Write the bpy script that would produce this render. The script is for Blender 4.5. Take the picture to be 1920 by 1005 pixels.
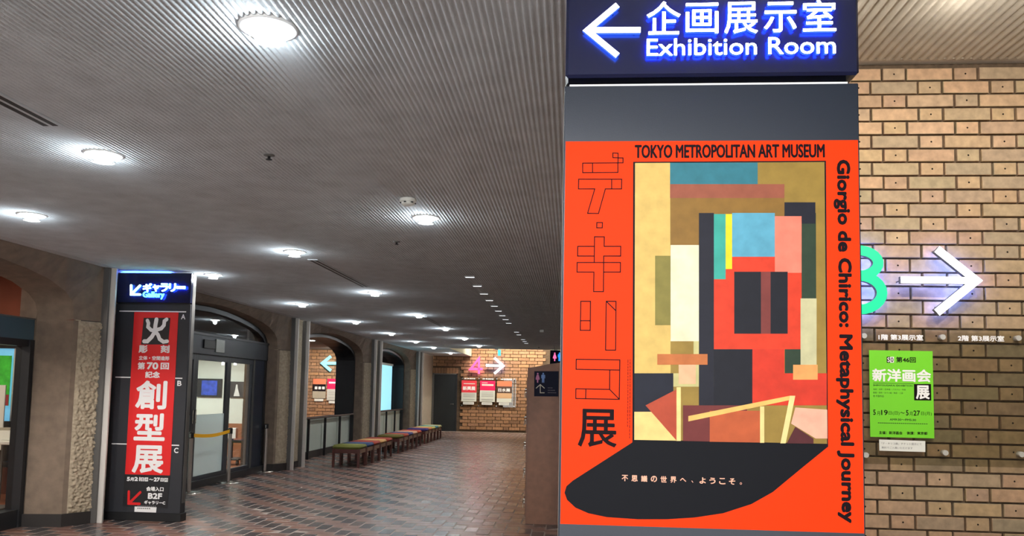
import bpy, bmesh, math, random
from mathutils import Vector, Matrix, noise
from mathutils.geometry import tessellate_polygon
random.seed(7)
SC = bpy.context.scene
for o in list(bpy.data.objects): bpy.data.objects.remove(o)
COL = SC.collection

# ------------------------------------------------------------------ camera
cam = bpy.data.objects.new('camera', bpy.data.cameras.new('camera'))
COL.objects.link(cam)
yaw, pit, roll = -.0762034, .0796283, .0191029
fwd = Vector((math.sin(yaw)*math.cos(pit), math.cos(yaw)*math.cos(pit), math.sin(pit)))
rgt = Vector((math.cos(yaw), -math.sin(yaw), 0)); up = rgt.cross(fwd)
r2 = math.cos(roll)*rgt + math.sin(roll)*up; u2 = -math.sin(roll)*rgt + math.cos(roll)*up
cam.matrix_world = Matrix(((r2.x, u2.x, -fwd.x, 0), (r2.y, u2.y, -fwd.y, 0), (r2.z, u2.z, -fwd.z, 1.5), (0, 0, 0, 1)))
cam.data.sensor_width = 36; cam.data.lens = 1491.9/1920*36
cam.data.shift_y = (615.36-502.5)/1920
cam.data.clip_start = .05
SC.camera = cam
# ------------------------------------------------------------------ world, exposure
W = bpy.data.worlds.new('world'); SC.world = W; W.use_nodes = True
W.node_tree.nodes['Background'].inputs[0].default_value = (.98, .96, .93, 1)
W.node_tree.nodes['Background'].inputs[1].default_value = 2.4
SC.view_settings.view_transform = 'Standard'; SC.view_settings.look = 'None'
SC.view_settings.gamma = 1; SC.view_settings.use_curve_mapping = False
SC.view_settings.exposure = 1.4
SC.cycles.use_denoising = True
SC.cycles.max_bounces = 8; SC.cycles.diffuse_bounces = 4; SC.cycles.glossy_bounces = 4
SC.cycles.transmission_bounces = 6; SC.cycles.transparent_max_bounces = 8
SC.cycles.sample_clamp_indirect = 6; SC.cycles.caustics_reflective = False; SC.cycles.caustics_refractive = False
E_DOWN = 26      # watts of one corridor downlight
E_GLOW = 2.8     # point light added under each lens: halo on the ribs, brighter ceiling
E_TALL = 17     # watts of a downlight in the tall bays
E_WASH = 33; TYC = 2.32

def light(name, kind, loc, energy, color=(1, .95, .88), size=.1, rot=(0, 0, 0), spot=None, blend=.5, sizey=None, parent=None):
    d = bpy.data.lights.new(name, kind); d.energy = energy; d.color = color
    if kind == 'AREA':
        d.size = size
        if sizey: d.shape = 'RECTANGLE'; d.size_y = sizey
        else: d.shape = 'DISK'
    else: d.shadow_soft_size = size
    if kind == 'SPOT': d.spot_size = spot; d.spot_blend = blend
    o = bpy.data.objects.new(name, d); COL.objects.link(o); o.location = loc; o.rotation_euler = rot
    if parent: o.parent = parent; o.location = loc
    return o

# ------------------------------------------------------------------ materials
def lin(c):
    return tuple(((v/255)/12.92 if v/255 <= .04045 else ((v/255+.055)/1.055)**2.4) for v in c)
MATS = {}
def mat(name, rgb, rough=.6, metal=0, emit=None, es=1, spec=None, noise_s=0, noise_v=.15, bump=0, bump_s=60, coat=0, lin_in=False):
    if name in MATS: return MATS[name]
    m = bpy.data.materials.new(name); m.use_nodes = True; nt = m.node_tree; N = nt.nodes; L = nt.links
    b = N['Principled BSDF']
    c = rgb if lin_in else lin(rgb)
    b.inputs['Base Color'].default_value = (*c, 1); b.inputs['Roughness'].default_value = rough
    b.inputs['Metallic'].default_value = metal
    if spec is not None: b.inputs['Specular IOR Level'].default_value = spec
    if coat: b.inputs['Coat Weight'].default_value = coat; b.inputs['Coat Roughness'].default_value = .08
    if emit:
        b.inputs['Emission Color'].default_value = (*emit, 1); b.inputs['Emission Strength'].default_value = es
    tc = N.new('ShaderNodeTexCoord')
    if noise_s:
        t = N.new('ShaderNodeTexNoise'); t.inputs['Scale'].default_value = noise_s; t.inputs['Detail'].default_value = 6
        L.new(tc.outputs['Object'], t.inputs['Vector'])
        mx = N.new('ShaderNodeMix'); mx.data_type = 'RGBA'; mx.blend_type = 'MULTIPLY'; mx.inputs[0].default_value = 1
        rp = N.new('ShaderNodeValToRGB'); rp.color_ramp.elements[0].position = .3; rp.color_ramp.elements[1].position = .7
        rp.color_ramp.elements[0].color = (1-noise_v, 1-noise_v, 1-noise_v, 1); rp.color_ramp.elements[1].color = (1+noise_v*.5,)*3+(1,)
        L.new(t.outputs['Fac'], rp.inputs['Fac']); mx.inputs[6].default_value = (*c, 1)
        L.new(rp.outputs['Color'], mx.inputs[7]); L.new(mx.outputs[2], b.inputs['Base Color'])
    if bump:
        t2 = N.new('ShaderNodeTexNoise'); t2.inputs['Scale'].default_value = bump_s; t2.inputs['Detail'].default_value = 5
        L.new(tc.outputs['Object'], t2.inputs['Vector'])
        bp = N.new('ShaderNodeBump'); bp.inputs['Strength'].default_value = bump; bp.inputs['Distance'].default_value = .01
        L.new(t2.outputs['Fac'], bp.inputs['Height']); L.new(bp.outputs['Normal'], b.inputs['Normal'])
    MATS[name] = m
    return m
def varied(name, cols, rough=.8, bump=.25, bump_s=50, spec=.3):
    """colour picked per object and per island, with fine grain"""
    m = bpy.data.materials.new(name); m.use_nodes = True; nt = m.node_tree; N = nt.nodes; L = nt.links
    b = N['Principled BSDF']; b.inputs['Roughness'].default_value = rough; b.inputs['Specular IOR Level'].default_value = spec
    oi = N.new('ShaderNodeObjectInfo'); ge = N.new('ShaderNodeNewGeometry')
    ad = N.new('ShaderNodeMath'); ad.operation = 'ADD'; L.new(oi.outputs['Random'], ad.inputs[0]); L.new(ge.outputs['Random Per Island'], ad.inputs[1])
    fr = N.new('ShaderNodeMath'); fr.operation = 'FRACT'; L.new(ad.outputs[0], fr.inputs[0])
    rp = N.new('ShaderNodeValToRGB'); e = rp.color_ramp.elements
    for i, c in enumerate(cols):
        p = i/(len(cols)-1)
        if i == 0: el = e[0]; el.position = 0
        elif i == len(cols)-1: el = e[len(e)-1]; el.position = 1
        else: el = e.new(p)
        el.color = (*lin(c), 1)
    L.new(fr.outputs[0], rp.inputs['Fac'])
    tc = N.new('ShaderNodeTexCoord')
    t = N.new('ShaderNodeTexNoise'); t.inputs['Scale'].default_value = 18; t.inputs['Detail'].default_value = 8
    L.new(ge.outputs['Position'], t.inputs['Vector'])
    r2_ = N.new('ShaderNodeValToRGB'); r2_.color_ramp.elements[0].position = .3; r2_.color_ramp.elements[1].position = .7
    r2_.color_ramp.elements[0].color = (.78, .78, .78, 1); r2_.color_ramp.elements[1].color = (1.12, 1.1, 1.08, 1)
    L.new(t.outputs['Fac'], r2_.inputs['Fac'])
    mx = N.new('ShaderNodeMix'); mx.data_type = 'RGBA'; mx.blend_type = 'MULTIPLY'; mx.inputs[0].default_value = 1
    L.new(rp.outputs['Color'], mx.inputs[6]); L.new(r2_.outputs['Color'], mx.inputs[7]); L.new(mx.outputs[2], b.inputs['Base Color'])
    if bump:
        t2 = N.new('ShaderNodeTexNoise'); t2.inputs['Scale'].default_value = bump_s; t2.inputs['Detail'].default_value = 6
        L.new(ge.outputs['Position'], t2.inputs['Vector'])
        bp = N.new('ShaderNodeBump'); bp.inputs['Strength'].default_value = bump; bp.inputs['Distance'].default_value = .006
        L.new(t2.outputs['Fac'], bp.inputs['Height']); L.new(bp.outputs['Normal'], b.inputs['Normal'])
    MATS[name] = m; return m
def glass(name, tint=(.8, .85, .85), ior=1.5, frost=0.0, refl_rough=0.0):
    """thin pane: transparent + mirror by Fresnel; frost adds a whitish film"""
    m = bpy.data.materials.new(name); m.use_nodes = True; nt = m.node_tree; N = nt.nodes; L = nt.links
    N.remove(N['Principled BSDF']); out = N['Material Output']
    tr = N.new('ShaderNodeBsdfTransparent'); tr.inputs[0].default_value = (*tint, 1)
    gl = N.new('ShaderNodeBsdfGlossy'); gl.inputs['Roughness'].default_value = refl_rough; gl.inputs[0].default_value = (1, 1, 1, 1)
    lw = N.new('ShaderNodeLayerWeight'); lw.inputs['Blend'].default_value = .5
    pw = N.new('ShaderNodeMath'); pw.operation = 'POWER'; pw.inputs[1].default_value = 4; L.new(lw.outputs['Facing'], pw.inputs[0])
    fr = N.new('ShaderNodeMath'); fr.operation = 'MULTIPLY_ADD'; fr.inputs[1].default_value = 1-ior; fr.inputs[2].default_value = ior; L.new(pw.outputs[0], fr.inputs[0])
    base = tr.outputs[0]
    if frost:
        df = N.new('ShaderNodeBsdfDiffuse'); df.inputs[0].default_value = (.62, .72, .74, 1)
        tl = N.new('ShaderNodeBsdfTranslucent'); tl.inputs[0].default_value = (.7, .8, .82, 1)
        m1 = N.new('ShaderNodeMixShader'); m1.inputs[0].default_value = .5; L.new(df.outputs[0], m1.inputs[1]); L.new(tl.outputs[0], m1.inputs[2])
        m2 = N.new('ShaderNodeMixShader'); m2.inputs[0].default_value = frost; L.new(tr.outputs[0], m2.inputs[1]); L.new(m1.outputs[0], m2.inputs[2])
        base = m2.outputs[0]
    mx = N.new('ShaderNodeMixShader'); L.new(fr.outputs[0], mx.inputs[0]); L.new(base, mx.inputs[1]); L.new(gl.outputs[0], mx.inputs[2])
    L.new(mx.outputs[0], out.inputs[0]); MATS[name] = m; return m

M_CEIL = mat('ribbed_concrete', (204, 210, 214), .85, noise_s=6, noise_v=.12, bump=.35, bump_s=120)
M_CEIL2 = mat('ribbed_concrete_tall', (205, 198, 184), .85, noise_s=5, noise_v=.12, bump=.4, bump_s=90)
M_CONC = mat('smooth_concrete', (126, 110, 95), .8, noise_s=9, noise_v=.22, bump=.2, bump_s=80)
M_ROUGH = mat('bush_hammered_concrete', (172, 158, 136), .9, noise_s=25, noise_v=.25, bump=.5, bump_s=70)
M_PALE = mat('pale_concrete', (172, 166, 150), .85, noise_s=10, noise_v=.12, bump=.2, bump_s=80)
M_JOINT = mat('dark_joint', (46, 40, 36), .95)
M_BASE = mat('dark_base', (40, 36, 35), .6)
M_ALU = mat('brushed_aluminium', (214, 210, 204), .45, metal=.1, noise_s=3, noise_v=.08)
M_ALUD = mat('grey_metal', (105, 104, 102), .45, metal=.5)
M_DARK = mat('dark_bronze_metal', (44, 45, 48), .4, metal=.3)
M_BLACK = mat('black_paint', (16, 17, 20), .5)
M_NAVY = mat('navy_glossy_panel', (24, 30, 62), .22, metal=.1, coat=.4)
M_TOTEM = mat('charcoal_lacquer', (26, 36, 50), .33, metal=.15, bump=.03, bump_s=300)
M_TOTEM2 = mat('charcoal_panel', (38, 40, 46), .55)
M_STEEL = mat('chrome_steel', (190, 188, 182), .22, metal=1)
M_WHITE = mat('white_print', (238, 238, 238), .6)
M_WHITEP = mat('white_paint', (226, 228, 222), .7)
M_GREYW = mat('frosted_panel', (196, 208, 198), .5, noise_s=1.2, noise_v=.12)
M_MORTAR = mat('brick_mortar', (92, 76, 60), .95, noise_s=20, noise_v=.3, bump=.5, bump_s=80)
M_GROUT = mat('floor_grout', (150, 138, 130), .7)
M_LAMP = mat('lamp_lens', (255, 255, 255), .4, emit=(1, .97, .93), es=9)
M_RINGG = glass('lamp_glass_ring', (.93, .95, .95), .10)
M_BRICK = varied('tan_brick', [(172, 146, 114), (156, 142, 114), (182, 150, 120), (164, 136, 112), (176, 152, 116), (166, 140, 118), (152, 138, 114), (184, 152, 124)])
M_BRICKF = varied('brown_brick', [(170, 130, 98), (150, 116, 90), (182, 140, 104), (140, 108, 84), (176, 134, 96), (160, 124, 98)])
M_PAVD = varied('dark_paver', [(76, 73, 76), (86, 81, 83), (64, 61, 65), (82, 80, 81), (92, 80, 78), (76, 76, 80)], rough=.26, bump=.12, spec=.5)
M_PAVR = varied('red_paver', [(124, 93, 82), (116, 91, 84), (132, 97, 83), (110, 89, 83), (126, 97, 87)], rough=.30, bump=.10, spec=.5)
M_WOOD = mat('brown_laminate', (132, 90, 68), .5, noise_s=14, noise_v=.14)
M_WOODR = mat('red_brown_wood', (84, 38, 30), .45, noise_s=14, noise_v=.2)
M_RED = mat('poster_red', (222, 30, 32), .5)
M_ORANGE = mat('poster_orange', (255, 58, 2), .55, spec=.12)
M_INK = mat('poster_ink', (22, 12, 18), .6, spec=.1)
M_INKN = mat('poster_black_field', (14, 16, 23), .6, spec=.15)
M_PEACH = mat('poster_peach', (250, 180, 150), .5)
M_GREEN = mat('poster_green', (118, 214, 44), .45, coat=.2)
M_GREEND = mat('green_ink', (30, 70, 22), .5)
M_YELLOW = mat('yellow_belt', (250, 184, 20), .55)
M_GLASS = glass('window_glass', (.72, .75, .75), .14)
M_GLASSD = glass('door_glass', (.88, .9, .9), .03)
M_FROST = glass('frosted_film', (.75, .8, .8), .03, frost=.72, refl_rough=.05)
M_ACRYL = glass('acrylic_board', (.84, .84, .80), .03)

# ------------------------------------------------------------------ mesh helpers
def tag(o, label=None, cat=None, group=None, kind=None):
    if label: o['label'] = label
    if cat: o['category'] = cat
    if group: o['group'] = group
    if kind: o['kind'] = kind
    return o
def empty(name, loc=(0, 0, 0), label=None, cat=None, group=None, kind=None, parent=None, rz=0):
    o = bpy.data.objects.new(name, None); COL.objects.link(o); o.location = loc; o.rotation_euler.z = rz
    o.empty_display_size = .1
    if parent: o.parent = parent
    return tag(o, label, cat, group, kind)
def link(name, me, parent=None, loc=None):
    o = bpy.data.objects.new(name, me); COL.objects.link(o)
    if parent:
        o.parent = parent
        if loc is None: o.location = -WP(parent)
        else: o.location = loc
    elif loc is not None: o.location = loc
    return o
def WP(o):
    v = Vector(o.location)
    while o.parent: o = o.parent; v += Vector(o.location)
    return v
class MB:
    """collects shapes in world coordinates, builds one mesh object"""
    def __init__(s): s.v = []; s.f = []; s.m = []; s.sm = []; s.mats = []
    def mi(s, m):
        if m not in s.mats: s.mats.append(m)
        return s.mats.index(m)
    def faces(s, vs, fs, m, smooth=False):
        b = len(s.v); s.v += [tuple(v) for v in vs]; k = s.mi(m)
        for f in fs: s.f.append([b+i for i in f]); s.m.append(k); s.sm.append(smooth)
        return s
    def box(s, x0, x1, y0, y1, z0, z1, m, bev=0):
        if bev <= 0:
            vs = [(x, y, z) for x in (x0, x1) for y in (y0, y1) for z in (z0, z1)]
            return s.faces(vs, [(0, 1, 3, 2), (4, 6, 7, 5), (0, 4, 5, 1), (2, 3, 7, 6), (0, 2, 6, 4), (1, 5, 7, 3)], m)
        bm = bmesh.new(); bmesh.ops.create_cube(bm, size=1)
        for v in bm.verts: v.co = Vector(((x0+x1)/2+v.co.x*(x1-x0), (y0+y1)/2+v.co.y*(y1-y0), (z0+z1)/2+v.co.z*(z1-z0)))
        bmesh.ops.bevel(bm, geom=bm.edges[:], offset=bev, segments=1, affect='EDGES')
        return s.frombm(bm, m)
    def frombm(s, bm, m, smooth=False):
        bm.verts.index_update()
        s.faces([v.co.copy() for v in bm.verts], [[v.index for v in f.verts] for f in bm.faces], m, smooth); bm.free(); return s
    def prism(s, poly, y0, y1, m, mside=None, mback=None):
        """poly in (x,z), front at y0 (facing -y) to y1"""
        area = sum(poly[i][0]*poly[(i+1) % len(poly)][1]-poly[(i+1) % len(poly)][0]*poly[i][1] for i in range(len(poly)))
        if area < 0: poly = poly[::-1]
        n = len(poly)
        tris = tessellate_polygon([[Vector((p[0], p[1], 0)) for p in poly]])
        F = [(p[0], y0, p[1]) for p in poly]; B = [(p[0], y1, p[1]) for p in poly]
        def orient(t, sgn):
            a, b, c = [poly[i] for i in t]
            ar = (b[0]-a[0])*(c[1]-a[1])-(c[0]-a[0])*(b[1]-a[1])
            return tuple(t) if ar*sgn > 0 else tuple(t[::-1])
        s.faces(F, [orient(t, 1) for t in tris], m)
        if y1 != y0:
            s.faces(B, [orient(t, -1) for t in tris], mback or mside or m)
            s.faces(F+B, [(i, n+i, n+(i+1) % n, (i+1) % n) for i in range(n)], mside or m)
        return s
    def tube(s, pts, r, m, n=10, caps=True, smooth=True, r1=None):
        pts = [Vector(p) for p in pts]; vs = []; fs = []
        for i, p in enumerate(pts):
            d = (pts[min(i+1, len(pts)-1)]-pts[max(i-1, 0)]).normalized()
            a = d.orthogonal().normalized() if i == 0 else (a-d*a.dot(d)).normalized()
            b = d.cross(a)
            rr = r if r1 is None else r+(r1-r)*i/(len(pts)-1)
            for k in range(n):
                t = 2*math.pi*k/n; vs.append(p+rr*(math.cos(t)*a+math.sin(t)*b))
        for i in range(len(pts)-1):
            for k in range(n): fs.append((i*n+k, i*n+(k+1) % n, (i+1)*n+(k+1) % n, (i+1)*n+k))
        s.faces(vs, fs, m, smooth)
        if caps: s.faces(vs, [tuple(range(n))[::-1], tuple(range((len(pts)-1)*n, len(pts)*n))], m)
        return s
    def lathe(s, c, prof, m, n=24, smooth=True):
        """prof: list of (r, z) from top to bottom about the vertical through c"""
        vs = []; fs = []
        for r, z in prof:
            for k in range(n):
                t = 2*math.pi*k/n; vs.append((c[0]+r*math.cos(t), c[1]+r*math.sin(t), c[2]+z))
        for i in range(len(prof)-1):
            for k in range(n): fs.append((i*n+k, (i+1)*n+k, (i+1)*n+(k+1) % n, i*n+(k+1) % n))
        s.faces(vs, fs, m, smooth)
        for i, e in ((0, 1), (len(prof)-1, -1)):
            if prof[i][0] > 1e-5: s.faces(vs, [tuple(range(i*n, i*n+n))[::e]], m)
        return s
    def build(s, name, parent=None, **kw):
        me = bpy.data.meshes.new(name); me.from_pydata(s.v, [], s.f)
        for m in s.mats: me.materials.append(m)
        me.polygons.foreach_set('material_index', s.m); me.polygons.foreach_set('use_smooth', s.sm)
        me.update()
        org = kw.pop('origin', None)
        if org is not None and not parent:
            me.transform(Matrix.Translation(-Vector(org)))
            o = link(name, me, None, org)
        else: o = link(name, me, parent)
        return tag(o, **kw)
def part(name, parent, fn, **kw):
    b = MB(); fn(b); return b.build(name, parent, **kw)

def stroke_polys(pts, w, cap='butt'):
    """outline polygon of a polyline in (x,z) with mitred joints"""
    P = [Vector(p) for p in pts]; L_ = []; R_ = []
    for i, p in enumerate(P):
        if i == 0: d = (P[1]-P[0]).normalized(); n = Vector((-d.y, d.x)); k = 1
        elif i == len(P)-1: d = (P[-1]-P[-2]).normalized(); n = Vector((-d.y, d.x)); k = 1
        else:
            d0 = (P[i]-P[i-1]).normalized(); d1 = (P[i+1]-P[i]).normalized()
            n0 = Vector((-d0.y, d0.x)); n1 = Vector((-d1.y, d1.x)); n = (n0+n1)
            if n.length < 1e-4: n = n0
            n.normalize(); k = 1/max(.4, n.dot(n0))
        L_.append(p+n*w/2*k); R_.append(p-n*w/2*k)
    if cap == 'round':
        for q, d0, LL, RR, at in ((P[-1], (P[-1]-P[-2]).normalized(), L_, R_, 1),):
            n = Vector((-d0.y, d0.x)); LL += [q+(n*math.cos(t)+d0*math.sin(t))*w/2 for t in [math.pi*k/6 for k in range(1, 6)]]
        d0 = (P[0]-P[1]).normalized(); n = Vector((-d0.y, d0.x))
        RR0 = [P[0]+(n*math.cos(t)+d0*math.sin(t))*w/2 for t in [math.pi*k/6 for k in range(1, 6)]]
        return [tuple(v) for v in L_+R_[::-1]+RR0]
    return [tuple(v) for v in L_+R_[::-1]]

TXT = {}
def text_geo(body, extrude=0.0, res=3):
    key = (body, extrude, res)
    if key in TXT: return TXT[key]
    c = bpy.data.curves.new('lettering', 'FONT'); c.body = body; c.size = 1; c.resolution_u = res; c.extrude = extrude
    o = bpy.data.objects.new('lettering', c); COL.objects.link(o)
    bpy.context.view_layer.update()
    dg = bpy.context.evaluated_depsgraph_get(); me = bpy.data.meshes.new_from_object(o.evaluated_get(dg))
    vs = [v.co.copy() for v in me.vertices]; fs = [list(p.vertices) for p in me.polygons]; ns = [p.normal.copy() for p in me.polygons]
    bpy.data.objects.remove(o); bpy.data.curves.remove(c); bpy.data.meshes.remove(me)
    TXT[key] = (vs, fs, ns); return TXT[key]
def text(b, body, x0, x1, z0, z1, y, m, bold=0.0, rot=0, depth=0, mside=None, mback=None, shear=0):
    """lettering fitted to the box x0..x1, z0..z1 on the plane y, reading towards -y"""
    vs, fs, ns = text_geo(body, .5 if depth else 0, 3)
    ca, sa = math.cos(rot), math.sin(rot)
    pv = [(v.x*ca-v.y*sa, v.x*sa+v.y*ca, v.z) for v in vs]
    xs = [p[0] for p in pv]; zs = [p[1] for p in pv]
    ax, bx, az, bz = min(xs), max(xs), min(zs), max(zs)
    x0 += bold; x1 -= bold; z0 += bold; z1 -= bold
    sx = (x1-x0)/max(bx-ax, 1e-6); sz = (z1-z0)/max(bz-az, 1e-6)
    offs = [(0, 0)] if not bold else [(0, 0)]+[(bold*math.cos(t), bold*math.sin(t)) for t in [math.pi/4*k for k in range(8)]]
    for i, (dx, dz) in enumerate(offs):
        out = [(x0+(p[0]-ax)*sx+dx, y-(p[2]*depth if depth else i*.00002), z0+(p[1]-az)*sz+dz) for p in pv]
        if not depth: b.faces(out, fs, m)
        else:
            for grp, mm in ((lambda n: n.z > .5, m), (lambda n: n.z < -.5, mback or m), (lambda n: abs(n.z) <= .5, mside or m)):
                sel = [f for f, n in zip(fs, ns) if grp(n)]
                used = sorted({i for f in sel for i in f}); mp = {u: k for k, u in enumerate(used)}
                b.faces([out[u] for u in used], [[mp[i] for i in f] for f in sel], mm)
    return b
def rect(b, x0, x1, z0, z1, y, m): return b.prism([(x0, z0), (x1, z0), (x1, z1), (x0, z1)], y, y, m)

# ================================================================== SETTING
CH = 2.78          # low ceiling
HT = 4.34          # tall ceiling
XE = .62           # right edge of the low ceiling
# ---- floor
floor = empty('floor', (0, 0, 0), kind='structure')
part('grout_bed', floor, lambda b: b.box(-11, 8, -4, 30.5, -.12, -.002, M_GROUT))
WU = .1445; PX0 = -.413; PY0 = 8.882
def herring(x0, x1, y0, y1):
    out = []
    for i in range(int((x0-PX0)/WU)-2, int((x1-PX0)/WU)+3):
        for j in range(int((y0-PY0)/WU)-2, int((y1-PY0)/WU)+3):
            x = PX0+i*WU; y = PY0+j*WU
            k = (i+j+3) % 4
            if k == 0 and x > x0 and x+WU < x1 and y > y0 and y+2*WU < y1: out.append((x+WU/2, y+WU, 1))
            if k == 2 and x > x0 and x+2*WU < x1 and y > y0 and y+WU < y1: out.append((x+WU, y+WU/2, 0))
    return out
def paver_mesh(vert):
    g = .005; a, c = (WU/2-g, WU-g) if vert else (WU-g, WU/2-g)
    b = MB(); bm = bmesh.new(); t = .004
    lo = [(-a, -c, -.03), (a, -c, -.03), (a, c, -.03), (-a, c, -.03)]; mid = [(x, y, -t) for x, y, _ in lo]; top = [(x*(1-t/a), y*(1-t/c), 0) for x, y, _ in lo]
    b.faces(lo+mid+top, [(4*r+k, 4*r+(k+1) % 4, 4*r+4+(k+1) % 4, 4*r+4+k) for r in (0, 1) for k in range(4)]+[(8, 9, 10, 11)], M_PAVD if vert else M_PAVR)
    bm.free()
    me = bpy.data.meshes.new('paver'); me.from_pydata(b.v, [], b.f); me.materials.append(b.mats[0]); me.update(); return me, b
pm = {1: paver_mesh(1), 0: paver_mesh(0)}
pv = herring(-5.95, 1.3, -3.2, 29.2)
random.shuffle(pv)
def show(p):
    x, y, _ = p
    if y < 7.9: return 1e6+abs(y)
    px = 1073+(x/y)*1492*1.0
    if px < -20 or px > 1060: return 1e5+y
    if y < 9 and x < -5.2: return 1e4
    return y
pv.sort(key=show)
for i, (x, y, vtc) in enumerate(pv[:300]):
    o = link('paver', pm[vtc][0], floor, (x, y, random.uniform(-.0015, .0005)))
    o.rotation_euler = (random.gauss(0, .004), random.gauss(0, .004), 0)
rest = MB()
for x, y, vtc in pv[300:]:
    bb = pm[vtc][1]; rest.faces([(v[0]+x, v[1]+y, v[2]) for v in bb.v], bb.f, bb.mats[0])
rest.build('pavers', floor, kind='stuff')
def in_floor(b):
    b.box(-11, -6.0, -3.2, 29.2, -.004, .0, mat('inner_floor', (150, 92, 62), .4))
part('inner_floor', floor, in_floor)
part('plain_floor', floor, lambda b: b.box(1.32, 8, -3.2, 29.2, -.004, .0, mat('plain_floor', (110, 90, 80), .5)))

# ---- ceilings
def ribs(b, x0, x1, y0, y1, z, pitch, m, depth):
    n = int(round((x1-x0)/pitch)); p = (x1-x0)/n; prof = []
    for i in range(n):
        x = x0+i*p
        prof += [(x, z+depth), (x+p*.14, z+depth*.9), (x+p*.3, z+depth*.1), (x+p*.5, z), (x+p*.72, z+depth*.1), (x+p*.88, z+depth*.9)]
    prof.append((x1, z+depth))
    k = len(prof)
    vs = [(x, y0, zz) for x, zz in prof]+[(x, y1, zz) for x, zz in prof]
    b.faces(vs, [(i, i+k, i+k+1, i+1) for i in range(k-1)], m, True)
    b.box(x0, x1, y0, y1, z+depth+.001, z+depth+.2, m)
def low_ceiling(b):
    ribs(b, -5.02, XE-.05, -3.5, 23.95, CH, .0245, M_CEIL, .007)
    b.box(-5.15, -5.02, -3.5, 29.5, CH, CH+.2, M_CEIL)
    b.box(XE-.05, XE, -3.5, 24, CH, CH+.25, M_CEIL)
    b.box(-5.02, XE, 23.95, 24, CH, CH+.25, M_CEIL)
    b.box(-5.02, -3.75, 24, 29.5, CH, CH+.25, M_CEIL)
part('ceiling', None, low_ceiling, kind='structure')
def tall_ceiling(b):
    ribs(b, XE, 8, 2.42, 6.72, HT, .070, M_CEIL2, .022)
    b.box(XE, 8, 6.72, 6.95, HT+.012, HT+.2, M_CEIL2)
part('ceiling', None, tall_ceiling, kind='structure')
def far_ceiling(b):
    ribs(b, -3.75, XE, 24, 29.5, HT, .070, M_CEIL2, .022)
part('ceiling', None, far_ceiling, kind='structure')
M_FASC = mat('pale_fascia', (206, 214, 196), .7)
def fascias(b):
    b.box(XE-.02, XE, 2.42, 6.9, CH+.25, HT+.02, M_CEIL)         # over the low ceiling edge
    b.box(-3.745, -3.73, 24.02, 29.36, CH-.002, HT+.02, M_FASC)
    b.box(-3.75, XE, 23.98, 24.0, CH+.25, HT+.02, M_FASC)
    b.box(XE, 8, 2.40, 2.42, CH, HT+.02, M_CEIL)
    b.box(XE, 8, -3.5, 2.42, CH, CH+.2, M_CEIL)
part('trim_1', None, fascias, kind='structure')

# ---- brick walls
def brick_mesh(w, h, d, m, hole):
    b = MB(); t = .003
    def ring(s_, y): return [(-w/2+s_, y, -h/2+s_), (w/2-s_, y, -h/2+s_), (w/2-s_, y, h/2-s_), (-w/2+s_, y, h/2-s_)]
    vs = ring(0, d)+ring(0, t)+ring(t, 0)
    fs = [(4*r+k, 4*r+(k+1) % 4, 4*r+4+(k+1) % 4, 4*r+4+k) for r in (0, 1) for k in range(4)]
    b.faces(vs, fs, m)
    if not hole: b.faces(ring(t, 0), [(0, 1, 2, 3)], m)
    else:
        r = hole; n = 8; hv = [(r*math.cos(2*math.pi*(k+.5)/n), 0, r*math.sin(2*math.pi*(k+.5)/n)) for k in range(n)]
        # corners at 225,315,45,135 deg ; hole verts at 22.5+45k
        fr = ring(t, 0); q = fr+hv
        b.faces(q, [(0, 1, 4+6, 4+5), (1, 4+7, 4+6), (1, 2, 4+0, 4+7), (2, 4+1, 4+0), (2, 3, 4+2, 4+1), (3, 4+3, 4+2), (3, 0, 4+4, 4+3), (0, 4+5, 4+4)], m)
        hb = [(x, .02, z) for x, _, z in hv]
        b.faces(hv+hb, [(k, (k+1) % n, n+(k+1) % n, n+k) for k in range(n)], M_JOINT); b.faces(hb, [tuple(range(n))], M_JOINT)
    me = bpy.data.meshes.new('brick'); me.from_pydata(b.v, [], b.f)
    for mm in b.mats: me.materials.append(mm)
    me.polygons.foreach_set('material_index', b.m); me.update(); return me, b
def flemish(x0, x1, z0, z1, per, pitch, xh, zr, skip=None):
    """xh: centre of a header on the course whose bottom joint is at zr; yields (x, z, is_header, w, h_scale)"""
    r0 = math.floor((z0-zr)/pitch)
    hw = per*.303; sw = per*.63
    for r in range(r0, int((z1-zr)/pitch)+2):
        zc = zr+(r+.5)*pitch
        if zc-pitch*.5 < z0-1e-4 or zc+pitch*.42 > z1+.02: continue
        off = 0 if r % 2 == 0 else per/2
        for k in range(int((x0-xh)/per)-2, int((x1-xh)/per)+3):
            for hd, xc in ((True, xh+off+k*per), (False, xh+off+k*per+per/2)):
                w = hw if hd else sw
                if xc-w/2 < x0 or xc+w/2 > x1: continue
                if skip and skip(xc, zc, w): continue
                yield xc, zc, hd
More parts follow.
